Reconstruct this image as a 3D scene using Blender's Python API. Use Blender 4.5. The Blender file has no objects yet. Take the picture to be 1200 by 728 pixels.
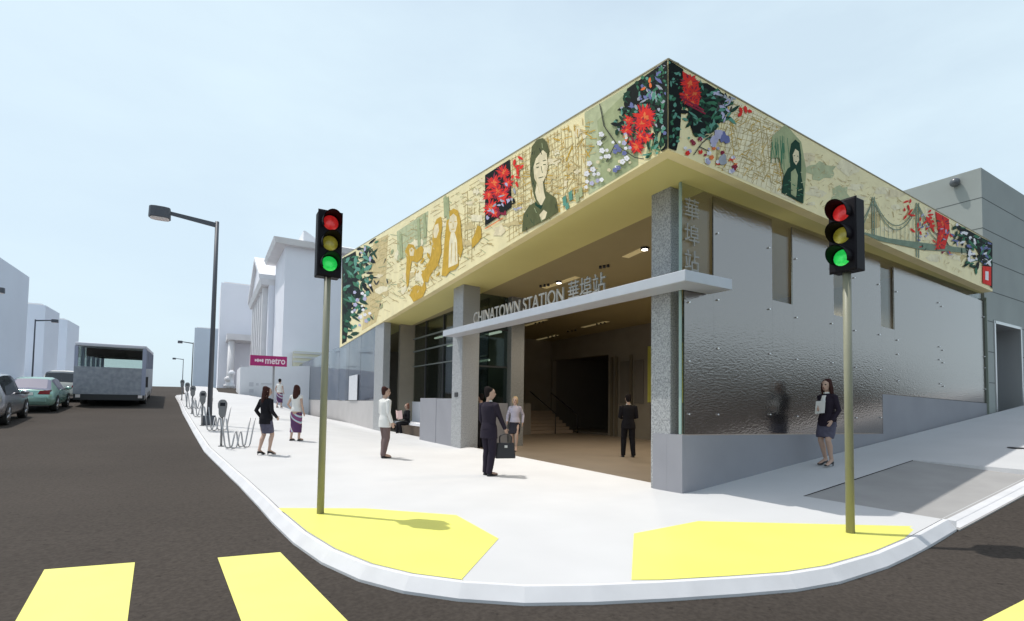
import bpy, bmesh, math, random
from mathutils import Vector, Matrix, noise
from mathutils.geometry import delaunay_2d_cdt
R = math.radians
random.seed(7)
scene = bpy.context.scene
COL = scene.collection

# ------------------------------------------------------------------ camera numbers (1200x728 photo)
FPX, PX, PY = 596.0, 600.0, 446.0
YAW, PIT, ROL = math.atan(355 / 596.0), math.atan(26 / 596.0), 0.0146
cf = Vector((math.cos(PIT) * math.sin(YAW), math.cos(PIT) * math.cos(YAW), math.sin(PIT)))
r0 = Vector((math.cos(YAW), -math.sin(YAW), 0)); u0 = r0.cross(cf)
cr = math.cos(ROL) * r0 + math.sin(ROL) * u0
cu = -math.sin(ROL) * r0 + math.cos(ROL) * u0

def ray(x, y): return cf + cr * ((x - PX) / FPX) - cu * ((y - PY) / FPX)
def OX(x, y, X): d = ray(x, y); return d * (X / d.x)
def OY(x, y, Y): d = ray(x, y); return d * (Y / d.y)
def OZ(x, y, Z): d = ray(x, y); return d * (Z / d.z)
def OP(x, y, p, n):
    d = ray(x, y); return d * (p.dot(n) / d.dot(n))

# ------------------------------------------------------------------ terrain
def sm(t): t = min(max(t, 0), 1); return t * t * (3 - 2 * t)
def terr(X, Y):
    Yc = min(Y, 62.0)
    b = 0.055 * (math.sqrt((Yc - 12) ** 2 + 9) + (Yc - 12)) / 2
    w = 1 - .87 * sm((X - 2.8) / 4.1)
    Xc = min(X, 28.0)
    a = .105 * (math.sqrt((Xc - 6.9) ** 2 + .5) + (Xc - 6.9)) / 2 * (1 - sm((Y - 5.95) / .35))
    return -1.5 + b * w + a

# ------------------------------------------------------------------ materials
MATS = {}
def mat(name, col, rough=.6, metal=0, var=0, scale=6, bump=0, bscale=40, spec=.5, emit=0, var2=None, detail=4, alpha=None):
    if name in MATS: return MATS[name]
    m = bpy.data.materials.new(name); m.use_nodes = True
    nt = m.node_tree; b = nt.nodes['Principled BSDF']
    b.inputs['Base Color'].default_value = (*col, 1)
    b.inputs['Roughness'].default_value = rough
    b.inputs['Metallic'].default_value = metal
    b.inputs['Specular IOR Level'].default_value = spec
    if emit:
        b.inputs['Emission Color'].default_value = (*col, 1); b.inputs['Emission Strength'].default_value = emit
    if var or bump:
        tc = nt.nodes.new('ShaderNodeTexCoord')
    if var:
        n = nt.nodes.new('ShaderNodeTexNoise'); n.inputs['Scale'].default_value = scale; n.inputs['Detail'].default_value = detail
        nt.links.new(tc.outputs['Object'], n.inputs['Vector'])
        cr_ = nt.nodes.new('ShaderNodeValToRGB')
        cr_.color_ramp.elements[0].position = .32; cr_.color_ramp.elements[1].position = .68
        lo = [max(0, c * (1 - var)) for c in col]; hi = var2 if var2 else [min(1, c * (1 + var)) for c in col]
        cr_.color_ramp.elements[0].color = (*lo, 1); cr_.color_ramp.elements[1].color = (*hi, 1)
        nt.links.new(n.outputs['Fac'], cr_.inputs['Fac']); nt.links.new(cr_.outputs['Color'], b.inputs['Base Color'])
    if bump:
        n2 = nt.nodes.new('ShaderNodeTexNoise'); n2.inputs['Scale'].default_value = bscale; n2.inputs['Detail'].default_value = 3
        nt.links.new(tc.outputs['Object'], n2.inputs['Vector'])
        bp = nt.nodes.new('ShaderNodeBump'); bp.inputs['Strength'].default_value = bump; bp.inputs['Distance'].default_value = .02
        nt.links.new(n2.outputs['Fac'], bp.inputs['Height']); nt.links.new(bp.outputs['Normal'], b.inputs['Normal'])
    MATS[name] = m
    return m

def glass_mat(name, tint=(.8, .88, .88), transp=.8, rough=.02, base=None, bumpy=0, bscale=30, ior=1.5):
    if name in MATS: return MATS[name]
    m = bpy.data.materials.new(name); m.use_nodes = True
    nt = m.node_tree; nt.nodes.clear()
    out = nt.nodes.new('ShaderNodeOutputMaterial')
    tr = nt.nodes.new('ShaderNodeBsdfTransparent'); tr.inputs['Color'].default_value = (*tint, 1)
    gl = nt.nodes.new('ShaderNodeBsdfGlossy'); gl.inputs['Roughness'].default_value = rough
    fr = nt.nodes.new('ShaderNodeFresnel'); 
    geo = nt.nodes.new('ShaderNodeNewGeometry'); m1 = nt.nodes.new('ShaderNodeMath'); m1.operation = 'MULTIPLY_ADD'; m1.inputs[1].default_value = -2; m1.inputs[2].default_value = 1
    m2 = nt.nodes.new('ShaderNodeMath'); m2.operation = 'POWER'; m2.inputs[0].default_value = ior
    nt.links.new(geo.outputs['Backfacing'], m1.inputs[0]); nt.links.new(m1.outputs[0], m2.inputs[1]); nt.links.new(m2.outputs[0], fr.inputs['IOR'])
    mix = nt.nodes.new('ShaderNodeMixShader')
    if base:
        df = nt.nodes.new('ShaderNodeBsdfDiffuse'); df.inputs['Color'].default_value = (*base, 1)
        mx = nt.nodes.new('ShaderNodeMixShader'); mx.inputs['Fac'].default_value = transp
        nt.links.new(df.outputs[0], mx.inputs[1]); nt.links.new(tr.outputs[0], mx.inputs[2])
        tc = nt.nodes.new('ShaderNodeTexCoord'); n = nt.nodes.new('ShaderNodeTexNoise')
        n.inputs['Scale'].default_value = .55; n.inputs['Detail'].default_value = 6
        nt.links.new(tc.outputs['Object'], n.inputs['Vector'])
        rp = nt.nodes.new('ShaderNodeValToRGB'); rp.color_ramp.elements[0].position = .35; rp.color_ramp.elements[1].position = .65
        rp.color_ramp.elements[0].color = (base[0] * .55, base[1] * .6, base[2] * .75, 1)
        rp.color_ramp.elements[1].color = (min(1, base[0] * 1.5), min(1, base[1] * 1.35), min(1, base[2] * 1.3), 1)
        nt.links.new(n.outputs['Fac'], rp.inputs['Fac']); nt.links.new(rp.outputs['Color'], df.inputs['Color'])
        first = mx
    else: first = tr
    if bumpy:
        tc2 = nt.nodes.new('ShaderNodeTexCoord'); n2 = nt.nodes.new('ShaderNodeTexNoise'); n2.inputs['Scale'].default_value = bscale
        bp = nt.nodes.new('ShaderNodeBump'); bp.inputs['Strength'].default_value = bumpy; bp.inputs['Distance'].default_value = .02
        nt.links.new(tc2.outputs['Object'], n2.inputs['Vector']); nt.links.new(n2.outputs['Fac'], bp.inputs['Height'])
        nt.links.new(bp.outputs['Normal'], gl.inputs['Normal'])
    nt.links.new(fr.outputs[0], mix.inputs['Fac']); nt.links.new(first.outputs[0], mix.inputs[1]); nt.links.new(gl.outputs[0], mix.inputs[2])
    nt.links.new(mix.outputs[0], out.inputs[0])
    MATS[name] = m
    return m

def speckle(name, lo, hi, scale, rough=.6, p0=.42, p1=.6):
    if name in MATS: return MATS[name]
    m = mat(name, lo, rough, var=.01, scale=scale, detail=2)
    cr_ = [n for n in m.node_tree.nodes if n.type == 'VALTORGB'][0]
    cr_.color_ramp.elements[0].position = p0; cr_.color_ramp.elements[1].position = p1
    cr_.color_ramp.elements[0].color = (*lo, 1); cr_.color_ramp.elements[1].color = (*hi, 1)
    return m

M_asphalt = speckle('asphalt', (.046, .038, .032), (.068, .057, .048), 26, .9, .3, .7); M_asphalt.node_tree.nodes['Principled BSDF'].inputs['Specular IOR Level'].default_value = .15
# sparse dark chips in the asphalt, as in the photo
nt = M_asphalt.node_tree; b_ = nt.nodes['Principled BSDF']
tc_ = nt.nodes.new('ShaderNodeTexCoord'); vn = nt.nodes.new('ShaderNodeTexNoise'); vn.inputs['Scale'].default_value = 9; vn.inputs['Detail'].default_value = 6; vn.inputs['Roughness'].default_value = .75
nt.links.new(tc_.outputs['Object'], vn.inputs['Vector'])
vr = nt.nodes.new('ShaderNodeValToRGB'); vr.color_ramp.elements[0].position = .30; vr.color_ramp.elements[1].position = .40
vr.color_ramp.elements[0].color = (.35, .33, .32, 1); vr.color_ramp.elements[1].color = (1, 1, 1, 1)
big = nt.nodes.new('ShaderNodeTexNoise'); big.inputs['Scale'].default_value = .35; big.inputs['Detail'].default_value = 5
nt.links.new(tc_.outputs['Object'], big.inputs['Vector'])
br = nt.nodes.new('ShaderNodeValToRGB'); br.color_ramp.elements[0].position = .3; br.color_ramp.elements[1].position = .7
br.color_ramp.elements[0].color = (.82, .82, .82, 1); br.color_ramp.elements[1].color = (1, 1, 1, 1)
mx_ = nt.nodes.new('ShaderNodeMixRGB'); mx_.blend_type = 'MULTIPLY'; mx_.inputs['Fac'].default_value = 1
mx2 = nt.nodes.new('ShaderNodeMixRGB'); mx2.blend_type = 'MULTIPLY'; mx2.inputs['Fac'].default_value = 1
old = [n for n in nt.nodes if n.type == 'VALTORGB'][0]
nt.links.new(vn.outputs['Fac'], vr.inputs['Fac']); nt.links.new(big.outputs['Fac'], br.inputs['Fac'])
nt.links.new(old.outputs['Color'], mx_.inputs['Color1']); nt.links.new(vr.outputs['Color'], mx_.inputs['Color2'])
nt.links.new(mx_.outputs['Color'], mx2.inputs['Color1']); nt.links.new(br.outputs['Color'], mx2.inputs['Color2'])
nt.links.new(mx2.outputs['Color'], b_.inputs['Base Color'])

M_walk = mat('pale_concrete', (.545, .545, .545), .8, var=.035, scale=.9, bump=.05, bscale=60)
M_kerb = mat('kerb_concrete', (.63, .63, .64), .75, var=.06, scale=2.5)
M_ramp = mat('ramp_concrete', (.33, .32, .31), .8, var=.06, scale=2)
M_yellow = mat('yellow_paving', (.72, .70, .155), .6, var=.05, scale=1.2)
M_stripe = mat('yellow_road_paint', (.74, .71, .175), .6, var=.06, scale=1.6)
M_granite = speckle('speckled_granite', (.22, .225, .23), (.44, .445, .45), 42, .45, .36, .64)
M_granite_dark = speckle('dark_granite', (.17, .17, .165), (.29, .29, .28), 42, .4, .38, .62)
M_plinth = mat('grey_plaster', (.28, .28, .305), .7, var=.05, scale=1.3)
M_white = mat('white_plaster', (.78, .78, .80), .75, var=.03, scale=.5)
M_cornice = mat('cornice_plaster', (.74, .72, .72), .75, var=.04, scale=.8)
M_model = mat('pale_wall', (.80, .80, .85), .85, var=.03, scale=.25)
M_modelb = mat('shade_blue_wall', (.66, .71, .79), .85, var=.03, scale=.2)  # pale wall again, with the blue of open shade put into its colour
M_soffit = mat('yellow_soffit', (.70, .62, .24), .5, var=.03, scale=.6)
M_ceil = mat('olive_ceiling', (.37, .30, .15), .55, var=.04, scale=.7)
M_cream = mat('cream_mural_board', (.92, .79, .43), .5, var=.07, scale=1.6)
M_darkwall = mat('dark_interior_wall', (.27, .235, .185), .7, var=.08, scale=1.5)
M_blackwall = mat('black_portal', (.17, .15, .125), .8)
M_floor = mat('tan_floor', (.36, .29, .22), .45, var=.06, scale=1.5)
M_metal = mat('pale_metal', (.52, .54, .58), .45, .3, var=.03, scale=3)
M_letter = mat('steel_letter', (.33, .32, .29), .5, .3)
M_steel = mat('brushed_steel', (.6, .6, .6), .35, .9)
M_tower = mat('green_grey_concrete', (.315, .34, .325), .8, var=.05, scale=.8)
M_joint = mat('dark_joint', (.10, .11, .11), .9)
M_signal = mat('black_signal', (.007, .005, .008), .6, spec=.2)
M_khaki = mat('khaki_pole', (.27, .265, .19), .5, var=.05, scale=2)
M_lamp = mat('charcoal_pole', (.075, .082, .10), .5)
M_lampglass = mat('lamp_diffuser', (.75, .68, .66), .4)
M_meter = mat('grey_meter', (.22, .22, .225), .45, .2)
M_rack = mat('grey_rack_tube', (.42, .42, .43), .4, .3)
M_magenta = mat('magenta_sign', (.42, .012, .16), .4)
M_pink = mat('sign_white', (.88, .72, .80), .5)
M_tyre = mat('tyre', (.02, .02, .02), .8)
M_rim = mat('rim', (.5, .5, .52), .3, .8)
M_cglass = mat('car_glass', (.02, .022, .03), .05, 0, spec=.8)
M_cglass2 = mat('car_glass_pale', (.16, .16, .22), .05, 0, spec=.9)
M_red = mat('tail_lamp', (.25, .01, .012), .2)
M_trim = mat('dark_trim', (.03, .03, .032), .5)

# textured steel-glass panels: reflective, rippled
def panel_mat():
    m = bpy.data.materials.new('rippled_steel_glass'); m.use_nodes = True
    nt = m.node_tree; b = nt.nodes['Principled BSDF']
    b.inputs['Base Color'].default_value = (.31, .285, .27, 1); b.inputs['Metallic'].default_value = .95; b.inputs['Roughness'].default_value = .15
    tc = nt.nodes.new('ShaderNodeTexCoord'); mp = nt.nodes.new('ShaderNodeMapping'); mp.inputs['Scale'].default_value = (1, 1, 2.2)
    n = nt.nodes.new('ShaderNodeTexNoise'); n.inputs['Scale'].default_value = 13; n.inputs['Detail'].default_value = 4
    nt.links.new(tc.outputs['Object'], mp.inputs[0]); nt.links.new(mp.outputs[0], n.inputs['Vector'])
    bp = nt.nodes.new('ShaderNodeBump'); bp.inputs['Strength'].default_value = .17; bp.inputs['Distance'].default_value = .02
    nt.links.new(n.outputs['Fac'], bp.inputs['Height']); nt.links.new(bp.outputs['Normal'], b.inputs['Normal'])
    return m
M_panel = panel_mat()
M_clear = glass_mat('clear_glass', (.86, .90, .89))
M_dark = glass_mat('dark_glass', (.48, .53, .50), rough=.03, bumpy=.05, bscale=3)
M_blueglass = glass_mat('bluish_glass', (.62, .70, .78), transp=.62, base=(.20, .22, .26), rough=.06, ior=1.35)

# ------------------------------------------------------------------ mesh helpers
class MB:
    def __init__(s): s.v = []; s.f = []; s.mi = []; s.m = []; s.smooth = []
    def _m(s, m):
        if m not in s.m: s.m.append(m)
        return s.m.index(m)
    def add(s, vs, fs, m, smooth=False):
        o = len(s.v); s.v += [tuple(v) for v in vs]; k = s._m(m)
        for f in fs: s.f.append([i + o for i in f]); s.mi.append(k); s.smooth.append(smooth)
    def box(s, a, b, m):
        (x0, y0, z0), (x1, y1, z1) = a, b
        vs = [(x0, y0, z0), (x1, y0, z0), (x1, y1, z0), (x0, y1, z0), (x0, y0, z1), (x1, y0, z1), (x1, y1, z1), (x0, y1, z1)]
        s.add(vs, [(0, 3, 2, 1), (4, 5, 6, 7), (0, 1, 5, 4), (1, 2, 6, 5), (2, 3, 7, 6), (3, 0, 4, 7)], m)
        return s
    def prism(s, bot, top, m):
        n = len(bot); vs = list(bot) + list(top)
        s.add(vs, [tuple(range(n - 1, -1, -1)), tuple(range(n, 2 * n))] + [(i, (i + 1) % n, n + (i + 1) % n, n + i) for i in range(n)], m)
        return s
    def ext(s, poly, vec, m):
        vec = Vector(vec); return s.prism([Vector(p) for p in poly], [Vector(p) + vec for p in poly], m)
    def tube(s, pts, rads, m, n=10, smooth=True, ref=None):
        pts = [Vector(p) for p in pts]
        if not isinstance(rads, (list, tuple)): rads = [rads] * len(pts)
        rings = []
        for i, p in enumerate(pts):
            d = (pts[min(i + 1, len(pts) - 1)] - pts[max(i - 1, 0)])
            if d.length < 1e-7: d = Vector((0, 0, 1))
            d.normalize()
            rf = Vector(ref) if ref is not None else (Vector((1, 0, 0)) if abs(d.x) < .8 else Vector((0, 1, 0)))
            a = (rf - d * rf.dot(d))
            if a.length < 1e-4: a = Vector((0, 1, 0)) - d * d.y
            a.normalize(); b = d.cross(a)
            r = rads[i]; rx, ry = (r, r) if not isinstance(r, (tuple, list)) else r
            rings.append([p + a * (rx * math.cos(2 * math.pi * k / n)) + b * (ry * math.sin(2 * math.pi * k / n)) for k in range(n)])
        vs = [v for rg in rings for v in rg]
        fs = []
        for i in range(len(rings) - 1):
            for k in range(n):
                k2 = (k + 1) % n
                fs.append((i * n + k, i * n + k2, (i + 1) * n + k2, (i + 1) * n + k))
        s.add(vs, fs, m, smooth)
        L = (len(rings) - 1) * n
        s.add(rings[0], [tuple(range(n - 1, -1, -1))], m); s.add(rings[-1], [tuple(range(n))], m)
        return s
    def ball(s, c, r, m, nu=12, nv=8):
        c = Vector(c); rx, ry, rz = r if isinstance(r, (tuple, list)) else (r, r, r)
        vs = []; fs = []
        for j in range(nv + 1):
            t = math.pi * j / nv
            for i in range(nu):
                a = 2 * math.pi * i / nu
                vs.append(c + Vector((rx * math.sin(t) * math.cos(a), ry * math.sin(t) * math.sin(a), rz * math.cos(t))))
        for j in range(nv):
            for i in range(nu):
                i2 = (i + 1) % nu
                fs.append((j * nu + i, (j + 1) * nu + i, (j + 1) * nu + i2, j * nu + i2))
        s.add(vs, fs, m, True); return s
    def poly(s, pts, m): s.add(pts, [tuple(range(len(pts)))], m); return s
    def build(s, name, parent=None, world=True, bevel=0):
        me = bpy.data.meshes.new(name); me.from_pydata(s.v, [], s.f); me.validate()
        for m in s.m: me.materials.append(m)
        if len(me.polygons) == len(s.f):
            me.polygons.foreach_set('material_index', s.mi); me.polygons.foreach_set('use_smooth', s.smooth)
        me.update()
        bm = bmesh.new(); bm.from_mesh(me); bmesh.ops.remove_doubles(bm, verts=bm.verts, dist=1e-5)
        bmesh.ops.recalc_face_normals(bm, faces=bm.faces); bm.to_mesh(me); bm.free()
        return link(name, me, parent, world, bevel)

def link(name, me, parent=None, world=True, bevel=0):
    o = bpy.data.objects.new(name, me); COL.objects.link(o)
    if parent:
        o.parent = parent
        if world: o.matrix_parent_inverse = WM(parent).inverted()
    if bevel:
        bv = o.modifiers.new('bevel', 'BEVEL'); bv.width = bevel; bv.segments = 2; bv.limit_method = 'ANGLE'
    return o
def WM(o):
    m = Matrix.LocRotScale(o.location, o.rotation_euler, o.scale)
    if o.parent: return WM(o.parent) @ o.matrix_parent_inverse @ m
    return m
def tag(o, label=None, cat=None, group=None, kind=None):
    if label: o['label'] = label
    if cat: o['category'] = cat
    if group: o['group'] = group
    if kind: o['kind'] = kind
    return o
def thing(name, label, cat, loc=(0, 0, 0), rz=0, group=None):
    o = bpy.data.objects.new(name, None); COL.objects.link(o); o.empty_display_size = .3
    o.location = loc; o.rotation_euler = (0, 0, rz)
    return tag(o, label, cat, group)
def dup(root, loc, rz, label, group=None):
    def cp(o, parent):
        c = o.copy(); COL.objects.link(c)
        if parent: c.parent = parent
        for ch in [q for q in COL.objects if q.parent == o]: cp(ch, c)
        return c
    c = cp(root, None); c.location = loc; c.rotation_euler = (0, 0, rz); c['label'] = label
    if group: c['group'] = group
    return c
def text_mesh(body, size, depth, m, xaxis, yaxis, origin, width=None, align='LEFT', xs=1.0, bold=0):
    cu_ = bpy.data.curves.new('t', 'FONT'); cu_.body = body; cu_.size = size; cu_.extrude = depth / 2; cu_.align_x = align; cu_.offset = bold
    ob = bpy.data.objects.new('t', cu_); COL.objects.link(ob)
    dg = bpy.context.evaluated_depsgraph_get()
    me = bpy.data.meshes.new_from_object(ob.evaluated_get(dg))
    bpy.data.objects.remove(ob); bpy.data.curves.remove(cu_)
    if width:
        x0 = min(v.co.x for v in me.vertices); x1 = max(v.co.x for v in me.vertices); k = width / (x1 - x0)
        for v in me.vertices: v.co.x = (v.co.x - x0) * k
    xa, ya = Vector(xaxis).normalized(), Vector(yaxis).normalized(); za = xa.cross(ya)
    for v in me.vertices: v.co = Vector(origin) + xa * v.co.x * xs + ya * v.co.y + za * v.co.z
    me.materials.clear(); me.materials.append(m)
    return me

# ================================================================== GROUND
K = [(-5.6, 131), (-3.0, 93), (-2.2, 62), (-1.75, 50), (-1.45, 44.6), (-2.0, 42.4), (-1.45, 35), (-1.0, 28), (-.66, 23.5), (-.40, 20), (-.05, 15.5), (.27, 12.8), (.52, 10.4),
     (.68, 8.4), (.76, 7.2), (.86, 6.1), (1.0, 5.25), (1.2, 4.6), (1.45, 4.15), (1.78, 3.78), (2.2, 3.45), (2.7, 3.2), (3.3, 2.96), (3.9, 2.75), (4.45, 2.58), (5.0, 2.5), (5.9, 2.5), (6.8, 2.56), (7.95, 2.62), (11.7, 2.62), (16, 2.62), (23, 2.62), (40, 2.62)]
# denser for smooth draping
def densify(P, step):
    out = []
    for (a, b) in zip(P[:-1], P[1:]):
        n = max(1, int(math.dist(a, b) / step))
        out += [(a[0] + (b[0] - a[0]) * i / n, a[1] + (b[1] - a[1]) * i / n) for i in range(n)]
    return out + [P[-1]]
def offset(P, d):
    out = []
    for i, p in enumerate(P):
        a = Vector(P[max(i - 1, 0)]); b = Vector(P[min(i + 1, len(P) - 1)]); t = (b - a).normalized()
        nrm = Vector((-t.y, t.x))      # left of travel = building side
        out.append((p[0] + nrm.x * d, p[1] + nrm.y * d))
    return out
KD = densify(K, .8)
RX0, RX1, RY0, RY1 = 7.95, 11.7, 2.62, 4.5   # driveway ramp
def inpoly(x, y, P):
    c = False; j = len(P) - 1
    for i in range(len(P)):
        xi, yi = P[i]; xj, yj = P[j]
        if (yi > y) != (yj > y) and x < (xj - xi) * (y - yi) / (yj - yi) + xi: c = not c
        j = i
    return c
def sheet(name, poly, m, zoff, hole=None, step=.5, grid=None, kind='structure', z=None):
    vs = [Vector(p) for p in poly]; ed = [(i, (i + 1) % len(poly)) for i in range(len(poly))]
    if hole:
        o = len(vs); vs += [Vector(p) for p in hole]; ed += [(o + i, o + (i + 1) % len(hole)) for i in range(len(hole))]
    xs = [p[0] for p in poly]; ys = [p[1] for p in poly]
    y = min(ys)
    while y < max(ys):
        st = step if y < 14 else step * 2 if y < 45 else 5
        x = min(xs) + (.13 * st)
        while x < max(xs):
            if inpoly(x, y, poly) and not (hole and inpoly(x, y, hole)): vs.append(Vector((x, y)))
            x += st
        y += st
    r = delaunay_2d_cdt(vs, ed, [], 0, 1e-5)
    V, Fc = r[0], r[2]
    keep = []
    for f in Fc:
        cx_ = sum(V[i].x for i in f) / len(f); cy_ = sum(V[i].y for i in f) / len(f)
        if inpoly(cx_, cy_, poly) and not (hole and inpoly(cx_, cy_, hole)): keep.append(tuple(f))
    b = MB(); zz = z or (lambda X, Y: terr(X, Y) + zoff)
    b.add([(v.x, v.y, zz(v.x, v.y)) for v in V], keep, m, True)
    o = b.build(name)
    bm = bmesh.new(); bm.from_mesh(o.data)
    for f in bm.faces:
        if f.normal.z < 0: f.normal_flip()
    bmesh.ops.delete(bm, geom=[v for v in bm.verts if not v.link_faces], context='VERTS')
    bm.to_mesh(o.data); bm.free()
    return tag(o, kind=kind)

def road_sheet():
    def lines(bounds):
        out = []
        for a, b, st in bounds:
            x = a
            while x < b - 1e-6: out.append(x); x += st
        return out + [bounds[-1][1]]
    xs = lines([(-420, -60, 60), (-60, -14, 4), (-14, 0, 1), (0, 14, .5), (14, 30, 1), (30, 60, 5), (60, 420, 60)])
    ys = lines([(-420, -60, 60), (-60, -8, 4), (-8, 5.5, .75), (5.5, 7, .15), (7, 30, .75), (30, 66, 1.5), (66, 140, 10), (140, 420, 40)])
    vs = [(x, y, terr(x, y) - .12) for y in ys for x in xs]; n = len(xs)
    fs = [(j * n + i, j * n + i + 1, (j + 1) * n + i + 1, (j + 1) * n + i) for j in range(len(ys) - 1) for i in range(n - 1)]
    b = MB(); b.add(vs, fs, M_asphalt, True)
    return tag(b.build('road'), kind='structure')
road_sheet()

inner = offset(KD, .142)
walkpoly = inner + [(40, 5.9), (7.1, 5.9), (7.1, 54), (7.7, 56), (7.7, 131)]
hole = [(RX0, RY0 + .0), (RX1, RY0), (RX1, RY1), (RX0, RY1)]
hole = [(RX0, 2.77), (RX1, 2.77), (RX1, RY1), (RX0, RY1)]
# cut the ramp out of the polygon edge instead of a floating hole
tag(sheet('sidewalk', walkpoly, M_walk, 0, hole=hole), kind='structure')

def kerb():
    b = MB(); Pi = offset(KD, .13)
    for i in range(len(KD) - 1):
        a, c = KD[i], KD[i + 1]; ai, ci = Pi[i], Pi[i + 1]
        mx = (a[0] + c[0]) / 2; my = (a[1] + c[1]) / 2
        if RX0 < mx < RX1 and my < 5: continue
        q = [(a, -.2), (c, -.2)]
        e = .012
        def P(p, z): return (p[0], p[1], terr(p[0], p[1]) + z)
        def mixp(p, q_, t): return (p[0] + (q_[0] - p[0]) * t, p[1] + (q_[1] - p[1]) * t)
        a1, c1 = mixp(a, ai, .62), mixp(c, ci, .62)
        vs = [P(a, -.2), P(c, -.2), P(c, -.095), P(a, -.095), P(a1, .004), P(c1, .004), P(ci, .004), P(ai, .004), P(ci, -.2), P(ai, -.2)]
        b.add(vs, [(0, 1, 2, 3), (3, 2, 5, 4), (4, 5, 6, 7), (7, 6, 8, 9)], M_kerb)
    return tag(b.build('kerb'), kind='structure')
kerb()
# driveway ramp, sunk into the sidewalk
def rampz(X, Y):
    t = (Y - RY0) / (RY1 - RY0)
    return (terr(X, RY0) - .105) * (1 - t) + (terr(X, RY1) - .012) * t
b = MB(); nx = 8
for i in range(nx):
    xa, xb = RX0 + (RX1 - RX0) * i / nx, RX0 + (RX1 - RX0) * (i + 1) / nx
    b.poly([(xa, RY0 - .02, rampz(xa, RY0)), (xb, RY0 - .02, rampz(xb, RY0)), (xb, RY1, rampz(xb, RY1)), (xa, RY1, rampz(xa, RY1))], M_ramp)
    b.poly([(xa, RY0 - .02, rampz(xa, RY0)), (xb, RY0 - .02, rampz(xb, RY0)), (xb, RY0 - .02, rampz(xb, RY0) - .1), (xa, RY0 - .02, rampz(xa, RY0) - .1)], M_ramp)
for X in (RX0, RX1):
    b.poly([(X, RY0, terr(X, RY0) - .2), (X, RY1, terr(X, RY1) - .2), (X, RY1, terr(X, RY1)), (X, RY0, terr(X, RY0))], M_kerb)
tag(b.build('driveway_ramp'), kind='structure')
b = MB()
for i in range(nx):
    xa, xb = RX0 + .1 + (RX1 - RX0 - .1) * i / nx, RX0 + .1 + (RX1 - RX0 - .1) * (i + 1) / nx
    b.poly([(xa, RY0 + .0, rampz(xa, RY0) + .004), (xb, RY0, rampz(xb, RY0) + .004), (xb, RY0 + .22, rampz(xb, RY0 + .22) + .004), (xa, RY0 + .22, rampz(xa, RY0 + .22) + .004)], M_kerb)
tag(b.build('ramp_lip'), kind='structure')

def pix_ter(x, y, off=0):
    d = ray(x, y); s = 1.0
    while s < 200:
        q = d * s
        if q.z <= terr(q.x, q.y) + off: return (q.x, q.y)
        s += .01
# yellow paving on the corner
def padpoly(px, ks):
    return [pix_ter(*q) for q in px] + ks
kin = offset(KD, .15)
left_k = [p for p in kin if 3.72 < p[1] < 7.5 and p[0] < 2.3]
padL = [(.84, 7.6), (1.9, 7.05), (2.83, 6.12), (2.76, 4.87), (1.86, 3.9)] + left_k[::-1]
right_k = [p for p in kin if 3.05 < p[0] < 7.45 and p[1] < 3.5]
padR = [(3.12, 3.22), (4.25, 4.35), (5.45, 4.43), (7.42, 2.82)] + right_k[::-1]
for nm, P in (('left', padL), ('right', padR)):
    sheet('yellow_paving', P, M_yellow, .004, step=.4)
# crosswalk bars
bars = [[(-1.242, 6.273), (-.556, 6.145), (-.40, 4.0), (-1.08, 4.5)], [(.134, 5.943), (.70, 5.854), (.955, 3.55), (.29, 3.75)], [(5.0, 1.05), (6.3, 1.05), (6.35, 1.52), (4.97, 1.54)]]
for P in bars:
    sheet('crosswalk_bar', P, M_stripe, -.116, step=.4)
# left sidewalk of the street
lw = [(-9.0, 12), (-9.3, 40), (-10.6, 66), (-14, 131), (-40, 131), (-40, 12)]
sheet('far_sidewalk', lw, M_walk, 0, step=2)
b = MB(); LK = densify(lw[:4], 2)
for a, c in zip(LK[:-1], LK[1:]):
    P = lambda p, z, dx=0: (p[0] + dx, p[1], terr(p[0], p[1]) + z)
    b.add([P(a, -.2, .14), P(c, -.2, .14), P(c, .004, .14), P(a, .004, .14), P(c, .004, .0), P(a, .004, .0)], [(0, 1, 2, 3), (3, 2, 4, 5)], M_kerb)
tag(b.build('far_kerb'), kind='structure')
# opposite pavement of the side street (behind the camera, seen in the steel wall's reflection)
ow = [(-14, -12), (60, -12), (60, -8.5), (-14, -8.5)]
sheet('opposite_sidewalk', ow, M_walk, 0, step=2)

# clipped hedge beyond the opposite pavement: only the steel wall's reflection shows it
def hedge():
    b = MB(); rnd = random.Random(5); m = mat('hedge_leaf', (.05, .055, .035), .8, var=.4, scale=3)
    for i in range(4200):
        x = rnd.uniform(-14, 60); y = rnd.uniform(-14.2, -12.4); h = terr(x, -12) + rnd.uniform(-.1, 2.7 + .7 * noise.noise(Vector((x * .35, 0, 0))))
        r = rnd.uniform(.18, .4); v = [Vector((rnd.gauss(0, 1), rnd.gauss(0, 1), rnd.gauss(0, 1))).normalized() * r for _ in range(4)]; c = Vector((x, y, h))
        b.add([c + q for q in v], [(0, 1, 2), (0, 2, 3), (0, 3, 1), (1, 3, 2)], m)
    o = b.build('hedge'); o['label'] = 'dark hedge along the opposite pavement, reflected low in the steel wall'; o['category'] = 'hedge'; o['kind'] = 'stuff'
hedge()
# ================================================================== STATION
ST = thing('station_building', 'corner metro station with painted cream fascia, granite columns and rippled steel wall', 'station', (6.8, 5.85, -1.5))
Cx, Cy = 5.818, 5.269
LE = Vector((7.3, 34.5)); RE = Vector((19.98, 5.6))
ZC, ZL, ZR = 3.85, 3.455, 3.52
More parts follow.
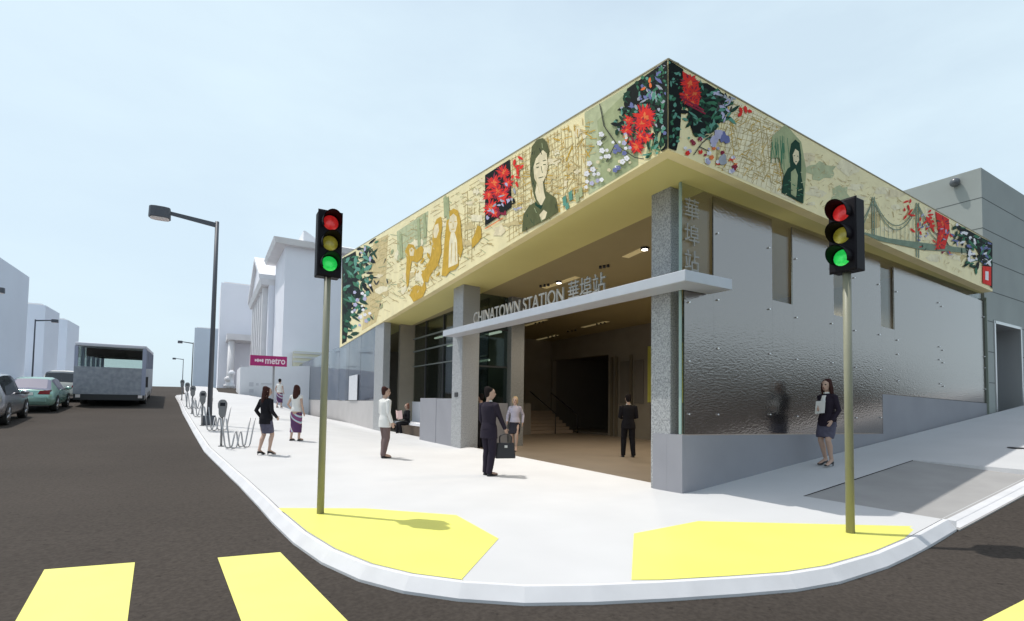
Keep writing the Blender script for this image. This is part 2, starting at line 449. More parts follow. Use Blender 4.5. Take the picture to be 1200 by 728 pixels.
# soffit plane through the three points
def plane3(a, b, c):
    n = (b - a).cross(c - a); return a, n
pa, pn = plane3(Vector((Cx, Cy, ZC)), Vector((LE.x, LE.y, ZL)), Vector((RE.x, RE.y, ZR)))
def zs(X, Y): return pa.z - (pn.x * (X - pa.x) + pn.y * (Y - pa.y)) / pn.z
TC, TL, TR = 5.239, 9.49, 5.016
# fascia boards (mitred at the corner)
tL = Vector((LE.x - Cx, LE.y - Cy, 0)).normalized(); nL = Vector((-tL.y, tL.x, 0))   # outward (-X)
tR = Vector((RE.x - Cx, RE.y - Cy, 0)).normalized(); nR = Vector((tR.y, -tR.x, 0))   # outward (-Y)
th = .22
ci = Vector((Cx, Cy, 0)) - nL * th - nR * th
b = MB()
def vz(p, z): return Vector((p[0], p[1], z))
oL = vz(LE, 0) - nL * th; oR = vz(RE, 0) - nR * th
b.prism([vz((Cx, Cy), ZC), vz(LE, ZL), vz(oL, ZL), vz(ci, ZC)], [vz((Cx, Cy), TC), vz(LE, TL), vz(oL, TL), vz(ci, TC)], M_cream)
fasL = b.build('fascia', ST); fasL['label'] = 'cream mural fascia over the station entrance, taller towards its far end'
b = MB()
b.prism([vz((Cx, Cy), ZC), vz(ci, ZC), vz(oR, ZR), vz(RE, ZR)], [vz((Cx, Cy), TC), vz(ci, TC), vz(oR, TR), vz(RE, TR)], M_cream)
fasR = b.build('fascia', ST); fasR['label'] = 'cream mural fascia above the rippled steel wall'
# dark cap strip along the top edge
b = MB()
M_cap = mat('tan_flashing', (.34, .30, .20), .6)
for (p, q, zp, zq, n_) in ((Vector((Cx, Cy, 0)), vz(LE, 0), TC, TL, nL), (Vector((Cx, Cy, 0)), vz(RE, 0), TC, TR, nR)):
    a0 = p + n_ * .01 + Vector((0, 0, zp + .002)); a1 = q + n_ * .01 + Vector((0, 0, zq + .002))
    off = -n_ * (th + .02); up = Vector((0, 0, .022))
    b = MB(); b.prism([a0, a1, a1 + off, a0 + off], [a0 + up, a1 + up, a1 + off + up, a0 + off + up], M_cap); b.build('fascia_cap', ST)

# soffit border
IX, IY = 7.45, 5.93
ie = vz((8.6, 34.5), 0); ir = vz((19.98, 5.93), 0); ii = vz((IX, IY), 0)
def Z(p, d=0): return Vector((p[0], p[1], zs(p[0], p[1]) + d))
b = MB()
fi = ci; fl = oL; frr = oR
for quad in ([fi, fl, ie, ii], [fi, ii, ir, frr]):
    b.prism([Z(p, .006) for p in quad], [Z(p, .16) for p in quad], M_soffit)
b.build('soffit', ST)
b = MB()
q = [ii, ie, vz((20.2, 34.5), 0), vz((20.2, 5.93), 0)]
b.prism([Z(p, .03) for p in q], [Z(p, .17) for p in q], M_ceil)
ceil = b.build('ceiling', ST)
b = MB()
q = [ci, oL, vz((20.2, 34.5), 0), vz((20.2, 5.93), 0), oR]
b.prism([Z(p, .25) for p in q], [Z(p, .9) for p in q], M_tower); b.build('roof', ST)
def cpix(x, y, d=0):      # a point of the ceiling plane
    P0 = Vector((pa.x, pa.y, pa.z + .03 - d)); return OP(x, y, P0, pn)
M_strip = mat('ceiling_slot', (.85, .70, .36), .4, emit=.12)
M_spotlit = mat('lit_downlight', (1, .93, .8), .4, emit=8.0)
for (a, c) in [((733, 302), (755, 292)), ((638, 338), (677, 325)), ((675, 361), (710, 352)), ((615, 382), (640, 375)), ((683, 384), (712, 377)), ((628, 399), (653, 393)), ((716, 395), (741, 389)), ((561, 398), (586, 391)), ((656, 408), (680, 405))]:
    p, q = cpix(*a, d=.012), cpix(*c, d=.012); t = (q - p).normalized(); s_ = Vector((-t.y, t.x, 0)).normalized() * .10
    b = MB(); b.prism([p - s_, q - s_, q + s_, p + s_], [v + Vector((0, 0, .02)) for v in (p - s_, q - s_, q + s_, p + s_)], M_strip); b.build('light_slot', ST)
for (x, y) in [(755.6, 292.6), (655, 331.8), (698.5, 354), (690, 401), (742, 411), (11.5, 8.2), (15.0, 8.4)]:  # last two are unseen, added to brighten the ceiling behind the steel wall
    p = Vector((x, y, zs(x, y) - .02)) if y < 20 else cpix(x, y, .05); b = MB(); b.tube([p + Vector((0, 0, .06)), p], [.10, .10], M_trim, 14); o = b.build('downlight', ST)
    b = MB(); b.tube([p - Vector((0, 0, .002)), p - Vector((0, 0, .012))], [.07, .07], M_spotlit, 12); b.build('bulb', o)
    lpd = bpy.data.lights.new('downlight_lamp', 'SPOT'); lpd.energy = 190; lpd.color = (1, .87, .70); lpd.shadow_soft_size = .08; lpd.spot_size = R(150); lpd.spot_blend = .6
    lo_ = bpy.data.objects.new('downlight_lamp', lpd); COL.objects.link(lo_); lo_.location = p - Vector((0, 0, .12))
for (x, y) in [(708, 314), (638, 336), (660.7, 368), (670, 388.6), (632, 379), (573, 395), (704, 380), (647, 395), (672, 406)]:
    for k in (-1, 0, 1):
        p = cpix(x + k * 4.5, y - k * .8, .07); b = MB(); b.tube([p + Vector((0, 0, .08)), p], [.035, .045], M_trim, 8); b.build('spotlight', ST)

# columns
def col(x0, y0, x1, y1, m, z0=-1.7, z1=None, nm='column'):
    b = MB(); b.prism([(x0, y0, z0), (x1, y0, z0), (x1, y1, z0), (x0, y1, z0)], [(x, y, (zs(x, y) + .1) if z1 is None else z1) for x, y in ((x0, y0), (x1, y0), (x1, y1), (x0, y1))], m)
    return b.build(nm, ST, bevel=.012)
col(6.82, 6.12, 7.11, 6.57, M_granite)
c2 = col(6.80, 14.5, 7.40, 15.25, M_granite)
col(6.80, 22.95, 7.12, 24.37, M_granite)
col(8.92, 15.05, 9.45, 15.6, M_granite_dark)
# small plate on the second column
b = MB(); b.box((6.785, 14.75, .16), (6.80, 15.0, .30), M_trim); b.build('intercom', ST)

# right wall: plinth, panels, glass
YW = 5.85
def step_top(X): return (-.50 - (X - 6.8) * .015) if X < 13.7 else (.335 - (X - 13.7) * .023)
b = MB()
b.ext([(6.8, YW, -2.2), (20.2, YW, -1.2), (20.2, YW, step_top(20.2)), (13.7, YW, step_top(13.71)), (13.7, YW, step_top(13.69)), (6.8, YW, step_top(6.8))], (0, .33, 0), M_plinth)
b.build('plinth_wall', ST)
b = MB(); b.prism([(6.8, 6.182, -1.9), (7.15, 6.182, -1.9), (7.15, 6.5, -1.9), (6.8, 6.5, -1.9)], [(6.8, 6.182, -.503), (7.15, 6.182, -.503), (7.15, 6.5, -.503), (6.8, 6.5, -.503)], M_plinth); b.build('plinth_return', ST)
def ptop(X): return 3.734 - (X - 7.613) * .0362
def pbot(X): return step_top(X) + .012
def nb(X): return 2.075 - (X - 9.36) * .030
M_bolt = mat('bolt_steel', (.85, .85, .85), .25, .9)
def panel(x0, x1, z00, z01, z10, z11, bolts):
    b = MB(); b.ext([(x0, YW + .004, z00), (x1, YW + .004, z10), (x1, YW + .004, z11), (x0, YW + .004, z01)], (0, .03, 0), M_panel)
    o = b.build('steel_panel', ST)
    if bolts:
        for (x, z) in bolts: bb = MB(); bb.tube([(x, YW + .003, z), (x, YW - .03, z)], [.016, .013], M_bolt, 8); bb.build('bolt', o)
    return o
def bolts(xs, zsl): return [(x, z) for x in xs for z in zsl]
g = .002
strips = [(6.86, 7.613, 0), (7.613, 9.36, 1), (9.36, 10.05, 0), (10.05, 11.6, 1), (11.6, 12.35, 0), (12.35, 13.70, 1), (13.70, 14.38, 0), (14.38, 17.0, 1), (17.0, 20.15, 1)]
for (x0, x1, full) in strips:
    bl = []
    if full: bl = bolts([x0 + .10, x1 - .12], [pbot(x0 + .3) + .35, (pbot(x0 + .3) + nb(x0)) / 2 + .2, nb(x0) - .25, nb(x0) + .95])
    elif x0 < 7: bl = [(x0 + .1, z) for z in (-.15, .75, 1.75)]
    panel(x0 + g / 2, x1 - g / 2, pbot(x0 + .02), ptop(x0) if full else nb(x0), pbot(x1 - .02), ptop(x1) if full else nb(x1), bl)
b = MB(); b.ext([(6.84, YW + .05, -.48), (20.15, YW + .05, .2), (20.15, YW + .05, zs(20.1, 5.9) + .0), (6.84, YW + .05, zs(6.84, 5.9) + .0)], (0, .018, 0), M_clear)
gl = b.build('glass_wall', ST)
# greenish edge of the corner glass
b = MB(); b.box((6.815, YW + .035, -.49), (6.838, YW + .085, zs(6.84, 5.9)), mat('glass_edge', (.30, .42, .38), .2)); b.build('glass_edge', ST)
# vertical lettering on the corner glass
zt = 3.62
for i, ch in enumerate('華埠站'):
    me = text_mesh(ch, .40, .012, M_letter, (1, 0, 0), (0, 0, 1), (6.87, YW + .02, 3.24 - i * .455))
    o = link('lettering', me, ST)
# canopy beam, L-shaped, with the standing name
zb = 1.93
Pc = [(6.3, 5.36), (6.3, 14.9), (6.79, 14.9), (6.79, 6.0), (7.45, 5.80), (7.45, 5.36)]
def cz(X, Y): return 1.935 + (Y - 5.4) * .0135 + (X - 6.3) * .0
b = MB(); Pc = [(6.3, 5.36), (6.3, 14.9), (6.79, 14.9), (6.79, 5.835), (7.45, 5.835), (7.45, 5.36)]
b.prism([(x, y, cz(x, y)) for x, y in Pc], [(x, y, cz(x, y) + .18) for x, y in Pc], M_metal)
can = b.build('canopy_beam', ST, bevel=.01)
b = MB(); b.prism([(6.42, 15.0, 2.02), (6.79, 15.0, 2.02), (6.79, 15.9, 2.03), (6.42, 15.9, 2.03)], [(6.42, 15.0, 2.2), (6.79, 15.0, 2.2), (6.79, 15.9, 2.2), (6.42, 15.9, 2.2)], M_metal)
me = text_mesh('CHINATOWN STATION 華埠站', .46, .03, M_letter, (0, -1, -.0135), (0, 0, 1), (6.42, 12.95, cz(6.4, 12.95) + .185), width=5.6)
link('lettering', me, can)

# interior
b = MB(); b.box((6.86, 6.2, -1.62), (16.4, 34, -1.488), M_floor); b.build('floor', ST)
b = MB()
bw = lambda a, c, m=M_darkwall: b.box(a, c, m)
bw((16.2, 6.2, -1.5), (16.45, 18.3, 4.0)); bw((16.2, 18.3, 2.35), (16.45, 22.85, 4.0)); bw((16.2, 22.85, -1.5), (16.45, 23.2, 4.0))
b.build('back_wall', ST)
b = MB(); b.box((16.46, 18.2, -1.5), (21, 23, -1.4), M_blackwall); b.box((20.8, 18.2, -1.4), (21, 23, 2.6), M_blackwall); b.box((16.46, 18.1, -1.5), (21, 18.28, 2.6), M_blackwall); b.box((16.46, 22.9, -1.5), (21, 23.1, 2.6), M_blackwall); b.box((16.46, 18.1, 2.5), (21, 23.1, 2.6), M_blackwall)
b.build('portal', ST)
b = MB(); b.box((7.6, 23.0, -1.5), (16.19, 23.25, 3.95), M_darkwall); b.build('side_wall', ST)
b = MB(); b.box((7.3, 6.35, -1.5), (16.19, 6.5, -.55), M_darkwall); b.build('low_wall', ST)
# slots, door strip and yellow panel on the back wall
M_ypanel = mat('yellow_green_panel', (.62, .60, .12), .5)
for (y0, y1, z0, z1, m, nm) in [(16.85, 17.45, .05, 1.95, M_blackwall, 'slot_window'), (16.0, 16.55, .05, 1.95, M_blackwall, 'slot_window'), (13.4, 15.75, .1, 2.5, M_ypanel, 'wall_panel'), (14.2, 15.6, -1.48, .0, mat('door_brown', (.12, .085, .05), .5), 'door_leaf')]:
    b = MB(); b.box((16.15, y0, z0), (16.2 - .004, y1, z1), m); b.build(nm, ST)
for y in (16.65, 17.6, 17.9): b = MB(); b.box((16.05, y, -1.488), (16.145, y + .1, 2.2), mat('bronze', (.20, .17, .12), .45, .3)); b.build('wall_rib', ST)
b = MB()
for k in range(7): b.box((13.2, 20.6 + k * .30, -1.487 + .0), (15.9, 20.6 + (k + 1) * .30 - .002, -1.487 + .155 * (k + 1)), mat('stair_stone', (.42, .32, .24), .6))
b.build('stair', ST)
b = MB(); b.box((12.3, 20.2, -1.487), (13.1, 22.95, -.03), mat('stair_cheek', (.30, .27, .24), .6)); b.build('stair_cheek_wall', ST)
b = MB(); b.tube([(15.95, 20.3, -1.48), (15.95, 20.3, -.55), (15.95, 22.6, .55)], .025, M_trim, 8); b.build('stair_rail', ST); b = MB(); b.tube([(14.6, 20.3, -1.48), (14.6, 20.3, -.5), (14.6, 22.6, .6)], .025, M_trim, 8); b.build('stair_rail', ST)
# glazed partition behind column two, dark side glazing, seat block and bench
b = MB(); b.box((7.42, 15.2, -1.487), (8.9, 15.5, -.02), M_plinth); b.build('partition_base', ST)
b = MB(); b.box((7.42, 15.3, -.018), (8.9, 15.34, 3.72), M_dark); b.build('partition_glass', ST)
for z in (1.2, 2.5): b = MB(); b.box((7.42, 15.27, z), (8.9, 15.37, z + .05), M_trim); b.build('partition_rail', ST)
b = MB(); b.box((8.3, 15.62, -.02), (8.34, 23.4, 3.66), M_dark); b.build('side_glazing', ST)
M_mull = mat('grey_mullion', (.16, .18, .17), .5, .2)
for z, h in ((1.6, .04), (2.3, .05), (2.9, .05)):
    b = MB(); b.box((8.22, 15.62, z), (8.30, 23.4, z + h), M_mull); b.build('mullion', ST)
for y in (17.4, 19.4, 21.4):
    b = MB(); b.box((8.24, y, -.02), (8.298, y + .07, 3.6), M_trim); b.build('mullion', ST)
b = MB(); b.box((8.25, 15.62, -1.487), (8.45, 23.4, -.022), mat('bench_back', (.62, .62, .66), .7)); b.build('bench_back', ST)
b = MB(); b.box((7.45, 18.15, -1.03), (8.245, 23.45, -.93), M_white); b.build('bench_seat', ST); b = MB(); b.box((7.6, 18.15, -1.48), (8.245, 23.45, -1.032), mat('bench_base', (.24, .19, .15), .7)); b.build('bench_base', ST)
b = MB(); b.box((6.8, 16.55, -1.6), (7.75, 18.1, .12), M_plinth); b.build('entrance_block', ST, bevel=.01)
b = MB(); b.box((6.81, 15.26, -1.6), (7.7, 16.545, .10), M_plinth); b.build('entrance_block', ST, bevel=.01)
# dim room behind the side glazing so that it is not empty
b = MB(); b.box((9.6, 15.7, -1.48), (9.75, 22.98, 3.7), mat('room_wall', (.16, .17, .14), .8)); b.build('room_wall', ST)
for k, (y, z) in enumerate([(16.4, 2.6), (18.2, 2.9), (20.1, 2.5), (21.6, 3.0), (17.3, 1.6)]):
    b = MB(); b.box((9.2, y, z), (9.3, y + 1.2, z + .07), mat('tube_light', (.9, .95, .85), .4, emit=1.2)); b.build('tube_light', ST)

# left glass screen with grey base
G0, G1, G2 = (6.83, 24.4), (7.33, 34.6), (7.62, 54.2)
b = MB()
for (p, q) in ((G0, G1), (G1, G2)):
    b.prism([(p[0] - .02, p[1], -2), (q[0] - .02, q[1], -2), (q[0] + .25, q[1], -2), (p[0] + .25, p[1], -2)], [(p[0] - .02, p[1], .0), (q[0] - .02, q[1], -.03), (q[0] + .25, q[1], -.03), (p[0] + .25, p[1], .0)], mat('base_concrete', (.47, .45, .44), .75, var=.05, scale=1))
b.build('screen_base', ST)
tops = {G0: zs(*G0), G1: 3.56, G2: 3.44}
for (p, q) in ((G0, G1), (G1, G2)):
    n = 3
    for k in range(n):
        t0, t1 = k / n, (k + 1) / n - .004
        A = (p[0] + (q[0] - p[0]) * t0, p[1] + (q[1] - p[1]) * t0); B = (p[0] + (q[0] - p[0]) * t1, p[1] + (q[1] - p[1]) * t1)
        za, zb_ = tops[p] + (tops[q] - tops[p]) * t0, tops[p] + (tops[q] - tops[p]) * t1
        b = MB(); b.prism([(A[0], A[1], .005), (B[0], B[1], .005), (B[0] + .03, B[1], .005), (A[0] + .03, A[1], .005)], [(A[0], A[1], za - .012), (B[0], B[1], zb_ - .012), (B[0] + .03, B[1], zb_ - .012), (A[0] + .03, A[1], za - .012)], M_blueglass)
        b.build('glass_screen', ST)
# patterned white board behind the screen
p0, p1 = OX(405, 470, 6.9), OX(417, 470, 6.9); zt_ = OX(411, 440, 6.9).z
M_board = mat('patterned_board', (.62, .63, .66), .7, var=.12, scale=9)
b = MB(); b.ext([(6.80 + (p0.y - 24.4) * .049 - .02, p0.y, .01), (6.80 + (p1.y - 24.4) * .049 - .02, p1.y, .01), (6.80 + (p1.y - 24.4) * .049 - .02, p1.y, zt_), (6.80 + (p0.y - 24.4) * .049 - .02, p0.y, zt_)], (-.02, 0, 0), M_board); b.build('patterned_board', ST)
# end wall and backdrop wall closing the far bay
b = MB(); b.box((7.75, 34.3, -1.6), (16, 34.5, 3.5), M_darkwall); b.build('end_wall', ST)

# ------------------------------------------------------------------ MURAL (flat paint on the fascia boards, as real polygons)
def pc(name, c, var=.12): return mat(name, c, .7, var=var, scale=5, spec=.12)
MU = dict(black=pc('mural_black', (.005, .009, .008)), dgreen=pc('mural_dark_green', (.012, .055, .03)), green=pc('mural_green', (.05, .19, .10)), teal=pc('mural_teal', (.12, .32, .24)),
          red=pc('mural_red', (.80, .035, .025)), orange=pc('mural_orange', (.85, .20, .06)), dred=pc('mural_dark_red', (.28, .02, .05)), gold=pc('mural_gold', (.62, .38, .05)),
          olive=pc('mural_olive', (.12, .13, .055)), sage=pc('mural_sage', (.40, .44, .24)), sagel=pc('mural_pale_sage', (.52, .55, .33)), tan=pc('mural_tan', (.66, .53, .27)), line=pc('mural_line', (.50, .38, .16)),
          white=pc('mural_white', (.88, .86, .88)), lilac=pc('mural_lilac', (.50, .48, .66)), blue=pc('mural_blue', (.16, .18, .38)), grey=pc('mural_grey', (.40, .42, .47)),
          skin=pc('mural_pale_skin', (.84, .72, .47)), pale=pc('mural_pale', (.90, .80, .55)), dark=pc('mural_twig', (.06, .06, .05)), bridge=pc('mural_bridge_green', (.22, .29, .21)))
class Mural:
    def __init__(s, P0, n, fas): s.P0, s.n, s.fas, s.k, s.mbs, s.lim = P0, n, fas, 0, {}, None
    def poly(s, grp, pts, c):
        s.k += 1; off = s.n * (.003 + s.k * .00001)
        if s.lim: pts = [(min(max(x, s.lim[2]), s.lim[3]), min(max(y, s.lim[0](x)), s.lim[1](x))) for x, y in pts]
        P = [OP(x, y, s.P0, s.n) + off for x, y in pts]
        a = 0
        for i in range(len(pts)):
            a += pts[i][0] * pts[(i + 1) % len(pts)][1] - pts[(i + 1) % len(pts)][0] * pts[i][1]
        if a > 0: P.reverse()
        s.mbs.setdefault(grp, MB()).poly(P, MU[c])
    def line(s, grp, p, q, w, c):
        d = Vector((q[0] - p[0], q[1] - p[1])); L = d.length
        if L < 1e-6: return
        n = Vector((-d.y, d.x)) / L * w / 2
        s.poly(grp, [(p[0] + n.x, p[1] + n.y), (q[0] + n.x, q[1] + n.y), (q[0] - n.x, q[1] - n.y), (p[0] - n.x, p[1] - n.y)], c)
    def blob(s, grp, x, y, rx, ry, c, n=11, jag=.3, rot=0):
        pts = []
        for i in range(n):
            a = 2 * math.pi * i / n; r = 1 + random.uniform(-jag, jag)
            u, v = rx * r * math.cos(a), ry * r * math.sin(a)
            pts.append((x + u * math.cos(rot) - v * math.sin(rot), y + u * math.sin(rot) + v * math.cos(rot)))
        s.poly(grp, pts, c)
    def leaf(s, grp, x, y, L, ang, w, c):
        dx, dy = math.cos(ang), math.sin(ang)
        s.poly(grp, [(x, y), (x + dx * L * .3 - dy * w, y + dy * L * .3 + dx * w), (x + dx * L * .7 - dy * w * .8, y + dy * L * .7 + dx * w * .8), (x + dx * L, y + dy * L), (x + dx * L * .7 + dy * w * .8, y + dy * L * .7 - dx * w * .8), (x + dx * L * .3 + dy * w, y + dy * L * .3 - dx * w)], c)
    def mum(s, grp, x, y, r, cs=('red', 'red', 'orange'), n=34, sq=1.0):
        for i in range(n):
            a = 2 * math.pi * i / n + random.uniform(-.1, .1); L = r * random.uniform(.6, 1.05)
            s.leaf(grp, x, y, L, a, r * .10, cs[0] if i % 3 else 'dred')
        for i in range(n // 2):
            a = 2 * math.pi * i / (n // 2) + random.uniform(-.2, .2); s.leaf(grp, x, y, r * random.uniform(.45, .7), a, r * .08, cs[1])
        for i in range(n // 3):
            a = random.uniform(0, 6.28); s.leaf(grp, x, y, r * random.uniform(.2, .45), a, r * .06, cs[2])
    def foliage(s, grp, region, n, cs, L=(5, 13), w=(.9, 2.4), ang=None):
        for i in range(n):
            for _ in range(40):
                x = random.uniform(min(p[0] for p in region), max(p[0] for p in region)); y = random.uniform(min(p[1] for p in region), max(p[1] for p in region))
                if inpoly(x, y, region): break
            a = random.uniform(0, 6.28) if ang is None else ang + random.uniform(-.7, .7)
            L_ = random.uniform(*L)
            for _ in range(6):
                ex, ey = x + math.cos(a) * L_, y + math.sin(a) * L_
                if s.inb(ex, ey) and s.inb(x + math.cos(a) * L_ * .5, y + math.sin(a) * L_ * .5): break
                a = random.uniform(0, 6.28); L_ *= .8
            else: continue
            s.leaf(grp, x, y, L_, a, random.uniform(*w), random.choice(cs))
    def blossom(s, grp, x, y, r, c):
        for i in range(5):
            a = i * 1.257 + random.uniform(-.2, .2); s.blob(grp, x + math.cos(a) * r * .55, y + math.sin(a) * r * .55, r * .5, r * .45, c, 7, .15)
    def done(s, labels):
        for gname, mb in s.mbs.items():
            base = gname.split('#')[0]; me_o = mb.build(base, s.fas)
            if gname in labels: me_o['label'] = labels[gname]
            elif base in labels: me_o['label'] = labels[base]
random.seed(11)
ML = Mural(Vector((Cx, Cy, 0)), nL, fasL)
def Lt(x): return 70 + (783 - x) * .6057 + .8
def Lb(x): return 175 + (783 - x) * .604 - 1.0
ML.lim = (lambda x: Lt(x) - .3, lambda x: Lb(x) + .6, 400.6, 783)
ML.inb = lambda x, y: 401 < x < 783 and Lt(x) < y < Lb(x)
def L(x, t): return (x, Lt(x) + (Lb(x) - Lt(x)) * t)
# background tints
ML.poly('painted_ground', [L(685, .02), L(746, .02), L(746, .985), L(690, .985)], 'sagel')
ML.poly('painted_ground', [L(700, .2), L(748, .02), L(748, .985), L(705, .985)], 'sage')
ML.poly('painted_ground#b', [L(465, .08), L(502, .06), L(500, .42), L(466, .44)], 'sagel')
ML.poly('painted_ground#c', [L(438, .03), L(455, .05), L(452, .6), L(441, .97), L(424, .97)], 'tan')
# faint text-like lines and the street map
def strokes(M, fn, x0, x1, t0, t1, nx, nt, c, w=.6, skip=.25):
    for j in range(nt):
        t = t0 + (t1 - t0) * j / max(1, nt - 1); x = x0
        while x < x1:
            l = random.uniform(3, 11)
            if random.random() > skip and x + l < x1: M.line('map_lines', fn(x, t), fn(x + l, t), w, c)
            x += l + random.uniform(.8, 3)
strokes(ML, L, 434, 466, .08, .9, 0, 17, 'line', .6, .35)
strokes(ML, L, 468, 572, .06, .94, 0, 19, 'line', .5, .35)
for x in (545, 548, 553, 556, 562, 591, 595): ML.line('map_lines', L(x, random.uniform(.1, .4)), L(x, random.uniform(.6, .95)), .6, 'line')
for i in range(23):
    x = 596 + i * 4.1
    a0 = max(.03, .02 + max(0, (x - 660)) * .012); ML.line('map_lines', L(x, a0), L(x + random.uniform(-2, 6), .97), .45, 'line')
for j in range(15):
    t = .05 + j * .065; ML.line('map_lines', L(594, t), L(652 + t * 36, t - .03 if t > .1 else t), .45, 'line')
for i in range(26):
    x = random.uniform(655, 690); t = random.uniform(.25, .9); ML.line('map_lines', L(x, t), L(min(694, x + random.uniform(4, 14)), min(.97, t + random.uniform(-.15, .2))), random.uniform(.6, 1.6), random.choice(['line', 'tan', 'gold']))
for i in range(14): x = random.uniform(598, 680); y_ = random.uniform(.1, .9); ML.blob('map_lines', *L(x, y_), 2, 1.5, 'tan', 7, .4)
for i in range(20):
    x = random.uniform(466, 565); ML.blob('map_lines', *L(x, random.uniform(.1, .9)), random.uniform(.8, 2), random.uniform(1, 3.5), random.choice(['tan', 'line']), 6, .4)
for i in range(330):
    x = random.uniform(430, 572); a_ = random.uniform(-.25, .9); t = random.uniform(.06, .92); p_ = L(x, t); l_ = random.uniform(2, 9)
    q_ = (p_[0] + l_ * math.cos(a_), p_[1] + l_ * math.sin(a_))
    if ML.inb(*q_): ML.line('map_lines', p_, q_, random.uniform(.35, .8), random.choice(['line', 'tan', 'tan', 'sage']))
for i in range(46):
    x = random.uniform(430, 690); ML.blob('painted_ground', *L(x, random.uniform(.1, .88)), random.uniform(2, 8), random.uniform(2, 6), random.choice(['tan', 'pale', 'pale', 'skin']), 11, .5)
for i in range(260):
    x = random.uniform(600, 692); t = random.uniform(.05, .93); p_ = L(x, t); a_ = random.choice([.1, -.35, 1.45]) + random.uniform(-.12, .12); l_ = random.uniform(3, 10)
    q_ = (p_[0] + l_ * math.cos(a_), p_[1] + l_ * math.sin(a_))
    if ML.inb(*q_): ML.line('map_lines', p_, q_, random.uniform(.4, 1.0), random.choice(['line', 'tan', 'gold']))
# small trees glyphs
for (x, t) in ((441, .55), (446, .85), (455, .62), (449, .35), (438, .93), (458, .3)):
    for k in range(4): ML.leaf('map_lines', L(x, t)[0], L(x, t)[1], 7, -1.57 + random.uniform(-.7, .7), 1, random.choice(['sage', 'dark', 'tan']))
# far-end foliage
ML.poly('foliage#end', [L(401, .01), L(417, .02), L(420, .35), L(414, .55), L(409, .8), L(406, .985), L(401, .985)], 'black')
reg = [L(402, .02), L(440, .03), L(436, .35), L(428, .6), L(416, .78), L(410, .97), L(402, .97)]
ML.foliage('foliage#end', reg, 170, ['black', 'dgreen', 'dgreen', 'green', 'teal', 'black'], (5, 15), (1, 2.6))
ML.foliage('foliage#end', [L(424, .05), L(437, .05), L(432, .4), L(424, .4)], 12, ['olive', 'sage', 'lilac'], (4, 8), (.8, 1.6))
for i in range(22): ML.blossom('blossoms#end', *L(random.uniform(413, 434), random.uniform(.48, .9)), random.uniform(1.3, 2.6), random.choice(['white', 'lilac', 'white', 'teal']))
# golden figures (generic silhouettes) and sage patches
def gp(pts, c): ML.poly('gold_figures', pts, c)
# standing woman with long hair
gp([(518, 323), (520, 300), (522, 276), (524, 258), (527, 248), (532, 244.5), (537, 247), (540, 257), (541.5, 276), (543, 292), (540, 303), (537, 296), (538, 311), (534, 316), (528, 318), (523, 324)], 'gold')
gp([(526, 262), (528, 254), (532, 250.5), (535.5, 254), (536.5, 262), (534.5, 271), (531, 275), (527.5, 271)], 'skin')
gp([(529, 273), (533.5, 273), (536, 282), (537, 309), (526, 314), (527, 284)], 'pale')
for p, q, w in (((527.5, 261), (530, 260.5), .8), ((533, 260), (535.6, 260), .8), ((531.3, 262), (531.8, 266), .6), ((529.6, 269), (533.4, 268.6), .9), ((530, 285), (529, 309), .6), ((534, 284), (534.5, 307), .6)): ML.line('gold_figures', p, q, w, 'gold')
# leaning figure with raised hand, and a seated pair below: loose brush shapes
gp([(497, 331), (494, 322), (500, 313), (505, 302), (507, 286), (508, 268), (512, 257), (517, 254), (519, 262), (517, 280), (518, 296), (513, 312), (505, 322), (502, 331)], 'gold')
gp([(508, 272), (510, 264), (514, 262), (515, 270), (512, 279), (509, 279)], 'skin')
for (x, y, l, a) in ((501, 296, 9, 1.2), (497, 302, 8, 1.9), (503, 309, 8, 2.6), (494, 318, 6, .2)): ML.leaf('gold_figures', x, y, l, a, 1.5, 'gold')
gp([(476, 322), (477, 304), (475, 294), (479, 286), (485, 287), (488, 293), (494, 288), (497, 292), (495, 303), (489, 308), (483, 306), (481, 318), (479, 334), (477, 338)], 'gold')
gp([(480, 293), (483, 290), (486, 293), (485, 300), (481, 300)], 'skin')
gp([(481, 347), (482, 338), (488, 334), (495, 336), (498, 329), (500, 338), (496, 348), (489, 352), (485, 354)], 'gold')
gp([(553, 282), (557, 274), (560, 264), (564, 266), (565, 278), (561, 284), (557, 288), (554, 291)], 'gold')
for i in range(26): x = random.uniform(474, 516); ML.leaf('gold_figures', x, random.uniform(Lt(x) + 30, Lb(x) - 8), random.uniform(3, 7), random.uniform(.8, 2.3), .7, random.choice(['gold', 'tan', 'gold']))
for (x, t0, t1) in ((468, .15, .42), (489, .1, .4), (520, .02, .25), (523, .05, .3), (496, .08, .34)): ML.poly('painted_ground', [L(x, t0), L(x + 3, t0 - .02), L(x + 4.5, t1), L(x + 1, t1)], 'sage')
# red flower square
ML.poly('red_flowers#square', [L(569, .05), L(598, .04), L(600, .6), L(569, .63)], 'black')
for (x, t, r) in ((579, .2, 13), (591, .15, 11), (576, .46, 11), (590, .40, 12), (573, .3, 9), (584, .32, 10), (596, .3, 8), (581, .55, 8)): ML.mum('red_flowers#square', *L(x, t), r, n=20)
ML.foliage('red_flowers#square', [L(570, .4), L(604, .35), L(606, .7), L(572, .62)], 26, ['dred', 'lilac', 'grey', 'black', 'dred'], (4, 9), (.8, 1.6))
for (x, t) in ((594, .3), (596, .5), (572, .55), (585, .58)): ML.blob('red_flowers#square', *L(x, t), 2, 2.5, random.choice(['lilac', 'dred']), 7, .4)
ML.line('red_flowers#square', L(569, .66), L(590, .66), .9, 'orange')
